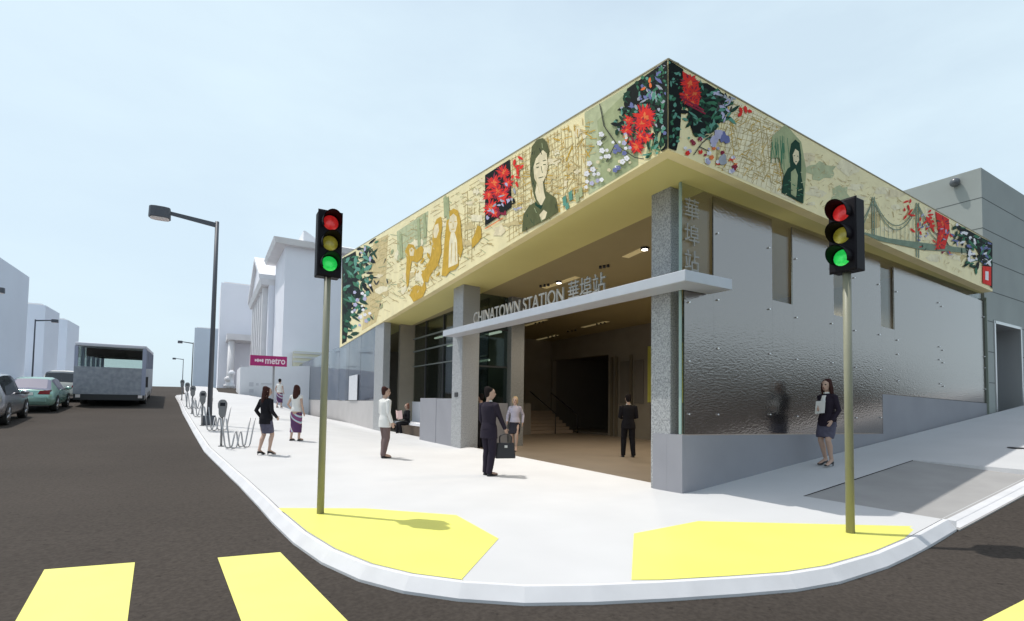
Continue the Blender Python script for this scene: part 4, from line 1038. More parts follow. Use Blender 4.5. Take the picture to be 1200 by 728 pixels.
# metro sign
sY = 24.2; a_ = OY(293, 423, sY); c_ = OY(336, 424, sY); zt_ = OY(315, 417.3, sY).z; zb_ = OY(315, 429.3, sY).z; sx = (a_.x + c_.x) / 2 + .2
SG = thing('metro_sign', 'magenta metro name sign on a thin grey post by the pavement', 'sign', (sx, sY, terr(sx, sY)))
b = MB(); b.tube([(sx, sY, terr(sx, sY)), (sx, sY, zb_ + .1)], .05, mat('sign_post', (.36, .36, .38), .5), 10); b.build('post', SG)
b = MB(); b.box((a_.x, sY - .09, zb_), (c_.x, sY - .055, zt_), M_magenta); pn_ = b.build('panel', SG); wS = c_.x - a_.x; hS = zt_ - zb_
me = text_mesh('metro', hS * .92, .01, M_pink, (1, 0, 0), (0, 0, 1), (a_.x + wS * .40, sY - .096, zb_ + hS * .24), width=wS * .55, bold=.009); link('lettering', me, pn_)
b = MB()
for k in range(4): b.box((a_.x + wS * (.12 + k * .062), sY - .098, zb_ + hS * (.36 if k % 2 else .40)), (a_.x + wS * (.165 + k * .062), sY - .092, zb_ + hS * (.66 if k % 2 else .62)), M_pink)
b.box((a_.x + wS * .12, sY - .100, zb_ + hS * .47), (a_.x + wS * .355, sY - .0985, zb_ + hS * .55), M_pink)
b.build('emblem', pn_)
b = MB(); b.box((a_.x - .03, sY - .092, zb_ - .02), (a_.x - .002, sY - .05, zt_ + .02), M_pink); b.build('edge_trim', SG)

# parking meters and bike racks
def meter(loc, label):
    t = thing('parking_meter', label, 'parking meter', loc, 0, 'parking meters along the right kerb')
    b = MB(); b.tube([(0, 0, 0), (0, 0, .78)], .028, M_meter, 10); b.tube([(0, 0, 0), (0, 0, .02)], .07, M_meter, 10); b.build('post', t, False)
    b = MB(); prof = [(x * .85, z) for x, z in [(-.055, .77), (.055, .77), (.10, .86), (.105, 1.0), (.125, 1.03), (.13, 1.14), (.10, 1.21), (.045, 1.245), (-.045, 1.245), (-.10, 1.21), (-.13, 1.14), (-.125, 1.03), (-.105, 1.0), (-.10, .86)]]
    b.ext([(x, -.07, z) for x, z in prof], (0, .14, 0), M_meter); h = b.build('meter_head', t, False, .015)
    b = MB(); b.box((-.06, -.076, 1.07), (.06, -.071, 1.16), M_cglass); b.build('display', h, False)
    return t
def rack(loc, rz, label):
    t = thing('bike_rack', label, 'bike rack', loc, rz, 'wave bike racks along the right kerb')
    H = .78
    for k, yy in enumerate((-.09, .09)):
        P = [(-.42, yy, H), (-.30, yy, .10)]
        for i in range(1, 6): a = math.pi + i * math.pi / 5; P.append((-.19 + .11 * math.cos(a), yy, .10 + .09 * math.sin(a)))
        P += [(-.02, yy, H * .55), (.02, yy, H * .55), (.08, yy, .10)]
        for i in range(1, 6): a = math.pi + i * math.pi / 5; P.append((.19 + .11 * math.cos(a), yy, .10 + .09 * math.sin(a)))
        P += [(.42, yy, H)]
        b = MB(); b.tube(P, .019, M_rack, 8); b.build('bent_tube', t, False)
    return t
ms = [(.33, 15.6, 'nearest grey parking meter, behind the first bike rack'), (-.17, 21.2, 'grey parking meter just in front of the tall lamp base'), (-.60, 26.4, 'grey parking meter just beyond the tall lamp'), (-.95, 31.0, 'fourth grey parking meter along the kerb'), (-1.38, 36.5, 'farthest and smallest grey parking meter on the kerb')]
mt0 = meter((ms[0][0], ms[0][1], terr(*ms[0][:2])), ms[0][2])
for x, y, lb in ms[1:]: dup(mt0, (x, y, terr(x, y)), 0, lb)
rk = [(.70, 15.2, 'nearest wave bike rack, left of the woman in the black jacket'), (.28, 19.6, 'second wave bike rack, beside the tall lamp base'), (-.22, 25.0, 'third wave bike rack, just past the tall lamp'), (-.6, 29.6, 'farthest wave bike rack along the right kerb')]
rk0 = rack((rk[0][0], rk[0][1], terr(*rk[0][:2])), R(35), rk[0][2])
for x, y, lb in rk[1:]: dup(rk0, (x, y, terr(x, y)), R(40), lb)

# ================================================================== VEHICLES
def car(label, loc, rz, st, Lh, paint, glass, cat='car', wr=.33, axle=(1.4, -1.35), taillz=(.75, .95), name='parked_car', side=(3, 8), rear=(1, 3), front=(7, 9)):
    t = thing(name, label, cat, loc, rz, None)
    secs = []
    for (y, zb, zbelt, zr, w, wroof) in st:
        zm = (zb + zbelt) / 2
        secs.append([(w * .90, y, zb), (w * .985, y, zb + .14), (w, y, zm), (w * .965, y, zbelt), (wroof, y, zr - .05), (wroof * .82, y, zr), (0, y, zr + .02)])
    n = len(secs[0]); b = MB(); vs = []; fs = []
    for s_ in secs:
        ring = s_ + [(-x, y, z) for (x, y, z) in s_[-2::-1]]
        vs += ring
    N = 2 * n - 1
    faces = {}
    for i in range(len(secs) - 1):
        for k in range(N - 1):
            f = (i * N + k, i * N + k + 1, (i + 1) * N + k + 1, (i + 1) * N + k); fs.append(f); faces[(i, k)] = f
        fs.append((i * N + N - 1, i * N, (i + 1) * N, (i + 1) * N + N - 1))
    fs.append(tuple(range(N - 1, -1, -1))); fs.append(tuple(range((len(secs) - 1) * N, len(secs) * N)))
    b.add(vs, fs, paint, True); body = b.build('body', t, False)
    body.data.shade_smooth()
    def off_patch(nm, keys, m, parent, d=.008):
        bb = MB()
        for kk in keys:
            f = faces[kk]; P = [Vector(vs[i]) for i in f]; nrm = (P[1] - P[0]).cross(P[3] - P[0])
            if nrm.length < 1e-9: continue
            c = sum(P, Vector()) / 4; nrm.normalize()
            if nrm.dot(c - Vector((0, c.y, .7))) < 0: nrm = -nrm
            bb.poly([p + nrm * d for p in P], m)
        return bb.build(nm, parent, False)
    ks = 3; ks2 = N - 2 - 3
    off_patch('side_window', [(i, ks) for i in range(*side)], glass, t); off_patch('side_window', [(i, ks2) for i in range(*side)], glass, t)
    off_patch('rear_window', [(i, k) for i in range(*rear) for k in range(4, N - 5)], glass, t)
    off_patch('windscreen', [(i, k) for i in range(*front) for k in range(4, N - 5)], glass, t)
    # lamps, bumper, mirrors, wheels
    y0 = st[0][0]; w0 = st[0][4]
    for s_ in (-1, 1):
        b = MB(); b.prism([(s_ * w0 * .97, y0 + .12, taillz[0]), (s_ * w0 * .97, y0 - .012, taillz[0] + .02), (s_ * w0 * .50, y0 - .03, taillz[0] + .03), (s_ * w0 * .5, y0 + .05, taillz[0] + .03)], [(s_ * w0 * 1.0, y0 + .25, taillz[1]), (s_ * w0 * .97, y0 - .0, taillz[1]), (s_ * w0 * .58, y0 - .02, taillz[1] - .03), (s_ * w0 * .58, y0 + .06, taillz[1] - .03)], M_red); b.build('tail_light', t, False)
        yw = st[front[0]][0]; zb_ = st[front[0]][2]; ws = st[front[0]][4]
        b = MB(); b.ball((s_ * (ws + .12), yw - .15, zb_ + .07), (.12, .07, .075), paint, 10, 6); b.box((min(s_ * ws * .9, s_ * (ws + .08)), yw - .17, zb_ + .01), (max(s_ * ws * .9, s_ * (ws + .08)), yw - .11, zb_ + .05), M_trim); b.build('mirror', t, False)
        for ya in axle:
            xw = s_ * (max(q[4] for q in st) - .11)
            b = MB(); pr = [(-.11, wr * .72), (-.11, wr * .95), (-.08, wr), (.08, wr), (.11, wr * .95), (.11, wr * .72)]
            rings = [[(xw + px_, ya + r_ * math.cos(a * math.pi / 12), wr + r_ * math.sin(a * math.pi / 12)) for a in range(24)] for px_, r_ in pr]
            flat = [v for r_ in rings for v in r_]
            b.add(flat, [(j * 24 + k, j * 24 + (k + 1) % 24, ((j + 1) % 6) * 24 + (k + 1) % 24, ((j + 1) % 6) * 24 + k) for j in range(6) for k in range(24)], M_tyre, True)
            wh = b.build('wheel', t, False)
            b = MB(); b.tube([(xw - s_ * .05, ya, wr), (xw + s_ * .085, ya, wr)], [wr * .74, wr * .74], M_trim, 20)
            for k in range(5):
                a = k * 1.2566; b.tube([(xw + s_ * .095, ya, wr), (xw + s_ * .095, ya + wr * .66 * math.cos(a), wr + wr * .66 * math.sin(a))], [.045, .04], M_rim, 6)
            rr_ = [(xw + s_ * .09, ya + wr * .70 * math.cos(a * math.pi / 12), wr + wr * .70 * math.sin(a * math.pi / 12)) for a in range(25)]
            b.tube(rr_, .022, M_rim, 6); b.build('rim', wh, False)
            # dark arch
            b = MB(); arc = [(s_ * max(q[4] for q in st) * 1.004, ya + (wr + .05) * math.cos(a * math.pi / 10), wr + (wr + .05) * math.sin(a * math.pi / 10)) for a in range(11)]
            b.poly(arc, M_trim); b.build('wheel_arch', t, False)
    b = MB(); b.box((-w0 * .85, y0 - .05, st[0][1] + .02), (w0 * .85, y0 + .05, st[0][1] + .26), M_trim if cat == 'suv' else paint); b.build('bumper', t, False, .03)
    b = MB(); b.box((-.26, y0 - .035, taillz[0] - .02), (.26, y0 - .022, taillz[0] + .10), mat('number_plate', (.75, .75, .72), .5)); b.build('number_plate', t, False)
    return t
P_silver = mat('silver_paint', (.42, .42, .45), .25, .7); P_green = mat('pale_green_paint', (.30, .48, .42), .22, .45); P_white = mat('cream_paint', (.70, .68, .62), .3, 0)
suv = [(-2.25, .42, .95, 1.0, .84, .72), (-2.18, .32, .98, 1.06, .90, .74), (-1.95, .30, 1.0, 1.50, .92, .66), (-1.7, .28, 1.0, 1.62, .93, .66), (-.9, .26, .99, 1.68, .93, .66), (-.85, .26, .99, 1.68, .93, .66), (.1, .26, .97, 1.67, .93, .66), (.45, .26, .96, 1.58, .93, .68), (1.15, .27, .95, 1.04, .92, .76), (1.9, .30, .90, .93, .90, .72), (2.2, .40, .74, .78, .80, .66)]
sed = [(-2.35, .42, .82, .90, .80, .66), (-2.28, .30, .86, .95, .87, .70), (-1.65, .27, .88, .99, .89, .70), (-.95, .25, .90, 1.36, .90, .60), (-.5, .24, .90, 1.42, .90, .60), (.0, .24, .89, 1.43, .90, .60), (.05, .24, .89, 1.43, .90, .60), (.5, .24, .88, 1.36, .90, .62), (1.25, .25, .87, .95, .89, .72), (2.0, .28, .80, .84, .87, .70), (2.3, .38, .66, .70, .78, .62)]
hat = [(-2.1, .42, .95, 1.0, .82, .70), (-2.05, .34, .98, 1.04, .87, .72), (-1.85, .30, 1.0, 1.52, .89, .66), (-1.6, .28, 1.0, 1.60, .89, .66), (-.8, .26, .99, 1.64, .89, .66), (-.75, .26, .99, 1.64, .89, .66), (.1, .26, .97, 1.63, .89, .66), (.45, .26, .96, 1.54, .89, .68), (1.1, .27, .95, 1.02, .88, .74), (1.8, .30, .88, .92, .86, .70), (2.05, .40, .74, .78, .78, .66)]
def groundz(x, y): return terr(x, y) - .12
car('silver car cut by the left edge of the photo, dark windows', (-6.75, 24.6, groundz(-6.75, 24.6)), R(4), suv, 4.4, P_silver, M_cglass, 'car', .35)
car('pale green saloon with red tail lamps between the silver car and the bus', (-6.62, 30.6, groundz(-6.6, 30.6)), R(3), sed, 4.6, P_green, M_cglass2, 'car', .33)
car('cream hatchback with pale roof, half hidden by the bus', (-6.9, 37.6, groundz(-6.9, 37.6)), R(4), hat, 4.1, P_white, M_cglass, 'car', .33)
car('white car far behind the silver car, only its roof showing', (-8.1, 32.5, groundz(-8, 32.5) + .0), R(4), hat, 4.1, mat('white_paint', (.78, .78, .78), .3), M_cglass, 'car', .33)
for o in list(COL.objects):
    if o.get('category') == 'car' and 'far behind' in o['label']: o.location = (-10.4, 35.5, terr(-10.4, 35.5))
# pitch the cars to the slope
for o in list(COL.objects):
    if o.get('category') == 'car': o.rotation_euler.x = math.atan(.05)

def bus():
    x0, y0 = -4.25, 32.2
    t = thing('city_bus', 'long grey bus seen from behind, open glazed top over a speckled grey body', 'bus', (x0, y0, groundz(x0, y0)), R(3.0))
    t.rotation_euler.x = math.atan(.045)
    M_b = speckle('speckled_grey_panel', (.22, .235, .27), (.30, .315, .35), 5, .6, .35, .65); M_f = mat('bus_frame', (.30, .32, .42), .4, .2); M_top = mat('bus_roof', (.55, .56, .62), .5)
    W, H, Ln = 1.42, 3.15, 11.5
    zf, zw, zc_ = .62, 1.98, 2.98
    b = MB(); b.box((-W, 0, zf), (W, .06, zw), M_b); b.build('rear_panel', t, False); b = MB(); b.box((-W, Ln - .06, zf), (W, Ln, zw), M_b); b.build('front_panel', t, False); b = MB()
    b.box((-W, .062, zf), (-W + .06, Ln - .062, zw), M_b); b.build('side_panel', t, False); b = MB(); b.box((W - .06, .062, zf), (W, Ln - .062, zw), M_b); b.build('side_panel', t, False)
    b = MB(); b.box((-W + .02, .03, .34), (W - .02, Ln - .03, zf - .002), M_trim); b.build('skirt', t, False)
    b = MB(); b.box((-W + .06, .065, zf + .02), (W - .06, Ln - .065, zf + .1), M_trim); b.build('floor', t, False)
    b = MB(); b.box((-W, .0, zc_), (W, Ln, H), M_top); b.build('roof', t, False, .05)
    b = MB(); b.box((-W + .1, 3.2, 2.55), (W - .1, Ln - .5, zc_ - .003), mat('bus_ceiling', (.035, .025, .03), .7)); b.build('ceiling_duct', t, False)
    for s_ in (-1, 1):
        for k, y in enumerate((0.0, 2.2, 4.4, 6.6, 8.8, Ln - .14)):
            b = MB(); xx = s_ * (W - .07); b.box((xx - .07, y + .002, zw + .002), (xx + .07, y + .13, zc_ - .002), M_f); b.build('window_post', t, False)
        b = MB(); xx = s_ * (W - .05); b.box((xx - .006, .14, zw + .004), (xx + .006, Ln - .14, zc_ - .005), M_clear); b.build('window', t, False)
    b = MB(); b.box((-W + .15, .02, zw + .004), (W - .15, .032, zc_ - .005), M_clear); b.build('rear_window', t, False)
    b = MB(); b.box((-W + .15, Ln - .03, zw + .004), (W - .15, Ln - .02, zc_ - .005), M_clear); b.build('windscreen', t, False)
    for s_ in (-1, 1):
        for y in (2.6, 8.6):
            b = MB(); b.tube([(s_ * (W - .32), y, .48), (s_ * (W - .02), y, .48)], [.48, .48], M_tyre, 22); wh = b.build('wheel', t, False)
            b = MB(); b.tube([(s_ * (W - .02), y, .48), (s_ * (W - .005), y, .48)], [.27, .24], M_rim, 16); b.build('rim', wh, False)
    b = MB(); b.box((W - .28, -.012, .45), (W - .10, -.002, .60), M_lampglass); b.build('tail_light', t, False)
    b = MB(); b.box((-W + .10, -.012, .45), (-W + .28, -.002, .60), M_lampglass); b.build('tail_light', t, False)
    b = MB(); b.box((W + .004, .5, 1.0), (W + .10, .62, 1.55), M_trim); b.build('side_lamp', t, False)
    b = MB(); b.box((W - .16, -.014, zf - .02), (W + .012, -.003, zc_ + .02), M_f); b.build('corner_post', t, False)
bus()
# ================================================================== PEOPLE
M_skin = mat('skin', (.50, .33, .25), .55); M_skin2 = mat('pale_skin', (.58, .40, .32), .55)
M_hair_b = mat('black_hair', (.018, .014, .014), .75, bump=.15, bscale=90, spec=.05); M_hair_br = mat('brown_hair', (.055, .025, .022), .75, bump=.15, bscale=90, spec=.05)
M_hair_bl = mat('blonde_hair', (.50, .36, .20), .5, bump=.3, bscale=90); M_hair_r = mat('auburn_hair', (.20, .07, .035), .5, bump=.3, bscale=90)
M_jblack = mat('black_jacket', (.012, .011, .014), .85, spec=.2); M_jdark = mat('plum_suit', (.022, .017, .028), .85, spec=.2); M_jpurp = mat('dark_plum_jacket', (.024, .017, .028), .85, spec=.2)
M_skirt = mat('grey_plum_skirt', (.085, .08, .12), .8, var=.2, scale=14); M_wshirt = mat('white_cloth', (.72, .71, .68), .8); M_brown = mat('brown_trousers', (.15, .10, .095), .85)
M_lilac = mat('lilac_blouse', (.50, .47, .56), .8); M_shoe = mat('black_shoe', (.012, .012, .014), .35); M_lip = mat('lip', (.30, .09, .08), .5); M_eye = mat('eye_dark', (.02, .015, .015), .3); M_bskirt = mat('black_skirt', (.02, .018, .03), .8)
def sarong_mat():
    m = bpy.data.materials.new('sarong_cloth'); m.use_nodes = True; nt = m.node_tree; b = nt.nodes['Principled BSDF']; b.inputs['Roughness'].default_value = .8
    tc = nt.nodes.new('ShaderNodeTexCoord'); mp = nt.nodes.new('ShaderNodeMapping'); mp.inputs['Rotation'].default_value = (0, R(38), R(20)); mp.inputs['Location'].default_value = (.1, 0, .13)
    wv = nt.nodes.new('ShaderNodeTexWave'); wv.inputs['Scale'].default_value = .85; wv.inputs['Distortion'].default_value = 3.5; wv.inputs['Detail'].default_value = 2
    rp = nt.nodes.new('ShaderNodeValToRGB'); rp.color_ramp.interpolation = 'CONSTANT'
    e = rp.color_ramp.elements; e[0].position = 0; e[0].color = (.09, .03, .10, 1); e[1].position = .60; e[1].color = (.42, .56, .62, 1)
    k = e.new(.52); k.color = (.45, .12, .10, 1); k = e.new(.86); k.color = (.20, .06, .16, 1)
    nt.links.new(tc.outputs['Object'], mp.inputs[0]); nt.links.new(mp.outputs[0], wv.inputs['Vector']); nt.links.new(wv.outputs['Fac'], rp.inputs['Fac']); nt.links.new(rp.outputs['Color'], b.inputs['Base Color'])
    return m
M_sarong = sarong_mat()

def remesh(mb, name, parent, m, voxel=.010, smooth=2, extra=None):
    me = bpy.data.meshes.new('tmp'); me.from_pydata(mb.v, [], mb.f); me.update()
    bm = bmesh.new(); bm.from_mesh(me); bmesh.ops.remove_doubles(bm, verts=bm.verts, dist=1e-5); bmesh.ops.recalc_face_normals(bm, faces=bm.faces); bm.to_mesh(me); bm.free()
    o = bpy.data.objects.new('tmp', me); COL.objects.link(o)
    rmod = o.modifiers.new('r', 'REMESH'); rmod.mode = 'VOXEL'; rmod.voxel_size = voxel
    s_ = o.modifiers.new('s', 'SMOOTH'); s_.iterations = smooth; s_.factor = .5
    dg = bpy.context.evaluated_depsgraph_get(); out = bpy.data.meshes.new_from_object(o.evaluated_get(dg))
    bpy.data.objects.remove(o); bpy.data.meshes.remove(me)
    out.name = name; out.materials.clear()
    for q in ([m] + (extra or [])): out.materials.append(q)
    out.polygons.foreach_set('use_smooth', [True] * len(out.polygons))
    return link(name, out, parent, False)

def person(label, loc, rz, H=1.7, sex='f', top='jacket', topm=None, low='skirt', lowm=None, hair='long', hairm=None, shirt=None, heels=True, skin=None,
           fL=(-.10, .0), fR=(.10, .0), aL=None, aR=None, head=0, seated=None, lean=0.0, hem=.52, group=None, jacket_hem=.80, sleeve=True):
    t = thing('person', label, 'person', loc, rz, group)
    s = H / 1.75; skin = skin or M_skin
    sw = .185 if sex == 'm' else .155; hw = .095 if sex == 'm' else .10; tk = 1.0 if sex == 'm' else .88
    pdz = 0 if seated is None else seated - .86          # seated: height of the seat above the ground
    hz = .045 if (heels and sex == 'f') else 0
    def S(p):
        x, y, z = p; y += lean * max(0, z - .9)
        return Vector((x, y, z)) * s
    def U(p): return S((p[0], p[1], p[2] + pdz))             # upper body follows the pelvis
    def tb(b, pts, rads, n=14, ref=(1, 0, 0)): b.tube(pts, [((r, r) if not isinstance(r, tuple) else r) and tuple(q * s for q in ((r, r) if not isinstance(r, tuple) else r)) for r in rads], M_skin, n, True, ref)
    cosH, sinH = math.cos(head), math.sin(head)
    def HD(p):
        x, y, z = p[0], p[1] - .0, p[2]; return U((x * cosH - y * sinH, x * sinH + y * cosH, z))
    href = (cosH, sinH, 0)
    # limbs
    legs = []
    for sx, f in ((-1, fL), (1, fR)):
        hip = U((sx * hw, 0, .90)); fx, fy = f[0], f[1]; fz = f[2] if len(f) > 2 else 0
        ank = S((fx, fy - .03, .085 + hz + fz)); 
        d = ank - hip; L1 = L2 = max(.40 * s, d.length * .5035) if not seated else .425 * s; dist = min(d.length, (L1 + L2) * .9995); dn = d.normalized()
        a_ = dist / 2; h = math.sqrt(max(0, L1 * L1 - a_ * a_)); pole = Vector((0, 1, .35 if seated else 0)); pole = (pole - dn * pole.dot(dn)).normalized()
        knee = hip + dn * a_ + pole * h; legs.append((hip, knee, hip + dn * dist, fx, fy, fz))
    arms = []
    for sx, a in ((-1, aL), (1, aR)):
        sh = U((sx * sw, -.01, 1.405)); wr_ = U(a) if a else U((sx * (sw + .075), .04, .875))
        d = wr_ - sh; L1 = .285 * s; L2 = .265 * s; dist = min(d.length, (L1 + L2) * .999); dn = d.normalized(); a0 = (dist * dist + L1 * L1 - L2 * L2) / (2 * dist); h = math.sqrt(max(0, L1 * L1 - a0 * a0))
        pole = Vector((sx * .45, -1, -.25)); pole = (pole - dn * pole.dot(dn)).normalized(); arms.append((sh, sh + dn * a0 + pole * h, sh + dn * dist, sx))
    def torso(b, inf=0, z0=.84, neck=True, flare=0):
        P = [(.84, .15, .105), (.93, .165 * (1.0 if sex == 'm' else 1.03), .118), (1.06, .135 * tk + .008, .10), (1.18, .15 * tk, .108), (1.30, .172 * tk, .115), (1.39, .165 * tk, .098), (1.445, .105 * tk, .072), (1.475, .055, .055)]
        if neck: P += [(1.53, .047, .052), (1.575, .045, .052)]
        P = [q for q in P if q[0] >= z0]
        tb(b, [U((0, -.012 if q[0] > 1.35 else 0, q[0])) for q in P], [(q[1] + inf + (flare if q[0] < 1.0 else 0), q[2] + inf + (flare if q[0] < 1.0 else 0)) for q in P], 20)
    # ---- body, one continuous skin
    b = MB(); torso(b)
    hp = [(1.520, .055, .022, .022), (1.545, .048, .045, .050), (1.575, .036, .058, .070), (1.61, .026, .067, .086), (1.65, .02, .073, .095), (1.69, .016, .072, .092), (1.72, .012, .058, .074), (1.74, .01, .034, .044), (1.748, .01, .008, .008)]
    tb(b, [HD((0, y, z)) for z, y, rx, ry in hp], [(rx, ry) for z, y, rx, ry in hp], 18, href)
    tb(b, [HD((0, .108, 1.655)), HD((0, .122, 1.63)), HD((0, .126, 1.618)), HD((0, .112, 1.606))], [.009, .012, .014, .008], 8, href)
    tb(b, [HD((-.022, .102, 1.583)), HD((0, .110, 1.583)), HD((.022, .102, 1.583))], [.007, .011, .007], 8, (0, 0, 1))
    for sx in (-1, 1):
        tb(b, [HD((sx * .072, .015, 1.665)), HD((sx * .080, .008, 1.645)), HD((sx * .075, .016, 1.612))], [.012, .016, .010], 8)
        tb(b, [HD((sx * .018, .098, 1.672)), HD((sx * .048, .090, 1.672))], [.009, .008], 6, (0, 0, 1))
    for hip, knee, ank, fx, fy, fz in legs:
        k1 = hip.lerp(knee, .5); c1 = knee.lerp(ank, .3) + (Vector((0, -.015, 0)) * s)
        tb(b, [hip, k1, knee, c1, knee.lerp(ank, .7), ank], [.086 * tk + .006, .072, .054, .056, .040, .036])
        toe = S((fx + .015 * (1 if fx > 0 else -1), fy + .17, .030 + fz)); tb(b, [ank + Vector((0, -.02, 0)) * s, ank + Vector((0, .03, -.03)) * s, toe + Vector((0, -.05, .01)) * s, toe], [(.034, .034), (.036, .036), (.042, .024), (.03, .016)])
    for sh, el, wr_, sx in arms:
        tb(b, [sh - Vector((sx * .03 * s, 0, 0)), sh, sh.lerp(el, .5), el, el.lerp(wr_, .35), wr_], [.05, .052 * tk, .044 * tk, .037 * tk, .037 * tk, .025])
        d = (wr_ - el).normalized(); sp = d.cross(Vector((1, 0, 0)))
        sp = sp.normalized() if sp.length > .1 else Vector((0, 0, 1)); nm = d.cross(sp)
        kn = wr_ + d * .085 * s
        tb(b, [wr_ - d * .01 * s, wr_ + d * .04 * s, kn], [(.024, .02), (.017, .040), (.015, .040)], 12, tuple(nm))
        for i, (o_, L_) in enumerate(((-.031, .072), (-.010, .082), (.011, .077), (.031, .058))):
            p0_ = kn + sp * o_ * s - d * .012 * s; p1_ = p0_ + d * L_ * .55 * s; p2_ = p1_ + (d * .8 - Vector((sx, 0, 0)) * .55).normalized() * L_ * .5 * s
            tb(b, [p0_, p1_, p2_], [.0095, .009, .0075], 8)
        th0 = wr_ + d * .022 * s - sp * .022 * s; tb(b, [th0, th0 + (d * .7 - sp * .75) * .045 * s, th0 + (d * 1.0 - sp * .75) * .075 * s], [.014, .0115, .009], 8)
    body = remesh(b, 'body', t, skin, .0095, 2, [M_eye, M_lip])
    el_, er_, mo = HD((-.031, .1, 1.655)), HD((.031, .1, 1.655)), HD((0, .115, 1.583))
    for p in body.data.polygons:
        c = p.center
        if (c - el_).length < .014 * s or (c - er_).length < .014 * s: p.material_index = 1
        elif (Vector((c.x - mo.x, c.y - mo.y, (c.z - mo.z) * 2.2))).length < .022 * s: p.material_index = 2
    # ---- clothing
    if low in ('skirt', 'sarong'):
        b = MB(); kx = (legs[0][1] + legs[1][1]) / 2; ax_ = (legs[0][2] + legs[1][2]) / 2
        def legz(z):
            P_ = []
            for hip, knee, ank, *_r in legs:
                zz = z * s
                P_.append(hip.lerp(knee, min(1, max(0, (hip.z - zz) / max(1e-3, hip.z - knee.z)))) if zz > knee.z else knee.lerp(ank, (knee.z - zz) / max(1e-3, knee.z - ank.z)))
            return P_
        zsq = [1.04, .95, .86, .76, .66, hem + .01] if low == 'skirt' else [1.06, .95, .86, .74, .60, .46, .34, hem]
        pts = []; rr = []
        for z in zsq:
            if z * s > legs[0][0].z: pts.append(S((0, 0, z))); rr.append((.152 * tk + .02, .118)) ; continue
            a, c = legz(z); m_ = (a + c) / 2; half = abs(a.x - c.x) / 2 / s; hy = abs(a.y - c.y) / 2 / s
            w_ = .085 if z > .6 else .068
            pts.append(m_); rr.append((half + w_ + .012, max(hy + w_ * .9, .10) + .008))
        rr[0] = (.142 * tk + .012, .108)
        tb(b, pts, rr, 22); remesh(b, 'skirt' if low == 'skirt' else 'sarong', t, lowm, .009, 3)
    else:
        b = MB(); tb(b, [U((0, 0, 1.05)), U((0, 0, .95)), U((0, 0, .86)), U((0, 0, .80))], [(.145 * tk + .012, .115), (.172, .128), (.172, .128), (.15, .11)], 20)
        for hip, knee, ank, fx, fy, fz in legs:
            tb(b, [hip, hip.lerp(knee, .5), knee, knee.lerp(ank, .3) - Vector((0, .008, 0)), knee.lerp(ank, .65), ank + Vector((0, -.005, .0)) * s, ank + Vector((0, -.005, -.035 if not fz else -.02)) * s], [.100, .092, .082, .078, .070, .064, .062])
        remesh(b, 'trousers', t, lowm, .0095, 3)
    b = MB(); torso(b, .016 if top != 'shirt' else .010, .93, False, .006)
    if top == 'jacket':
        tb(b, [U((0, 0, 1.0)), U((0, 0, .9)), U((0, 0, jacket_hem))], [(.168 * tk + .012, .128), (.182 * tk + .02, .135), (.185 * tk + .022, .137)], 20)
    elif top == 'shirt': tb(b, [U((0, 0, 1.06)), U((0, 0, .99)), U((0, 0, .93))], [(.150 * tk + .018, .118), (.168 * tk + .020, .132), (.178 * tk + .020, .138)], 20)
    for sh, el, wr_, sx in arms:
        end = wr_ if sleeve else sh.lerp(el, .25)
        if sleeve: tb(b, [sh - Vector((sx * .05 * s, 0, -.01 * s)), sh + Vector((0, 0, .004)), sh.lerp(el, .5), el, el.lerp(wr_, .5), wr_ + (wr_ - el).normalized() * .006 * s], [.062, .068 * tk + .004, .059 * tk + .002, .052, .046, .040])
        else: tb(b, [sh - Vector((sx * .05 * s, 0, -.01 * s)), sh, end], [.058, .060, .054])
    remesh(b, 'jacket' if top == 'jacket' else 'blouse', t, topm, .0095, 3)
    if shirt:
        b = MB(); tb(b, [U((0, -.008, 1.44)), U((0, .0, 1.485)), U((0, .002, 1.505))], [.066, .062, .058], 16)
        if top == 'jacket' and shirt is not True:
            tb(b, [U((0, .085, 1.08)), U((0, .098, 1.22)), U((0, .103, 1.33)), U((0, .07, 1.43))], [(.035, .045), (.05, .046), (.055, .040), (.05, .03)], 14)
        remesh(b, 'shirt', t, M_wshirt, .008, 1)
    # ---- hair
    b = MB()
    tb(b, [HD((0, .010, 1.768)), HD((0, .006, 1.762)), HD((0, -.002, 1.738)), HD((0, -.016, 1.70)), HD((0, -.030, 1.65)), HD((0, -.038, 1.60)), HD((0, -.030, 1.565))], [(.02, .03), (.052, .066), (.078, .098), (.086, .094), (.083, .078), (.068, .058), (.05, .045)], 20, href)
    if hair == 'long':
        tb(b, [HD((0, -.03, 1.70)), HD((0, -.055, 1.60)), HD((0, -.075, 1.50)), HD((0, -.095, 1.40)), HD((0, -.10, 1.32))], [(.086, .07), (.092, .062), (.098, .05), (.092, .04), (.06, .025)], 18, href)
        for sx in (-1, 1): tb(b, [HD((sx * .07, .03, 1.70)), HD((sx * .082, .025, 1.62)), HD((sx * .085, .01, 1.53)), HD((sx * .08, -.03, 1.42))], [.022, .024, .026, .02], 10)
    elif hair == 'bob':
        tb(b, [HD((0, -.03, 1.70)), HD((0, -.05, 1.60)), HD((0, -.05, 1.53))], [(.088, .075), (.092, .066), (.07, .05)], 18, href)
        for sx in (-1, 1): tb(b, [HD((sx * .068, .035, 1.71)), HD((sx * .08, .03, 1.64)), HD((sx * .078, .01, 1.56))], [.02, .022, .02], 10)
    elif hair == 'bun':
        tb(b, [HD((0, -.09, 1.74)), HD((0, -.115, 1.72)), HD((0, -.12, 1.69))], [.035, .045, .03], 12, href)
    remesh(b, 'hair', t, hairm, .0085, 2)
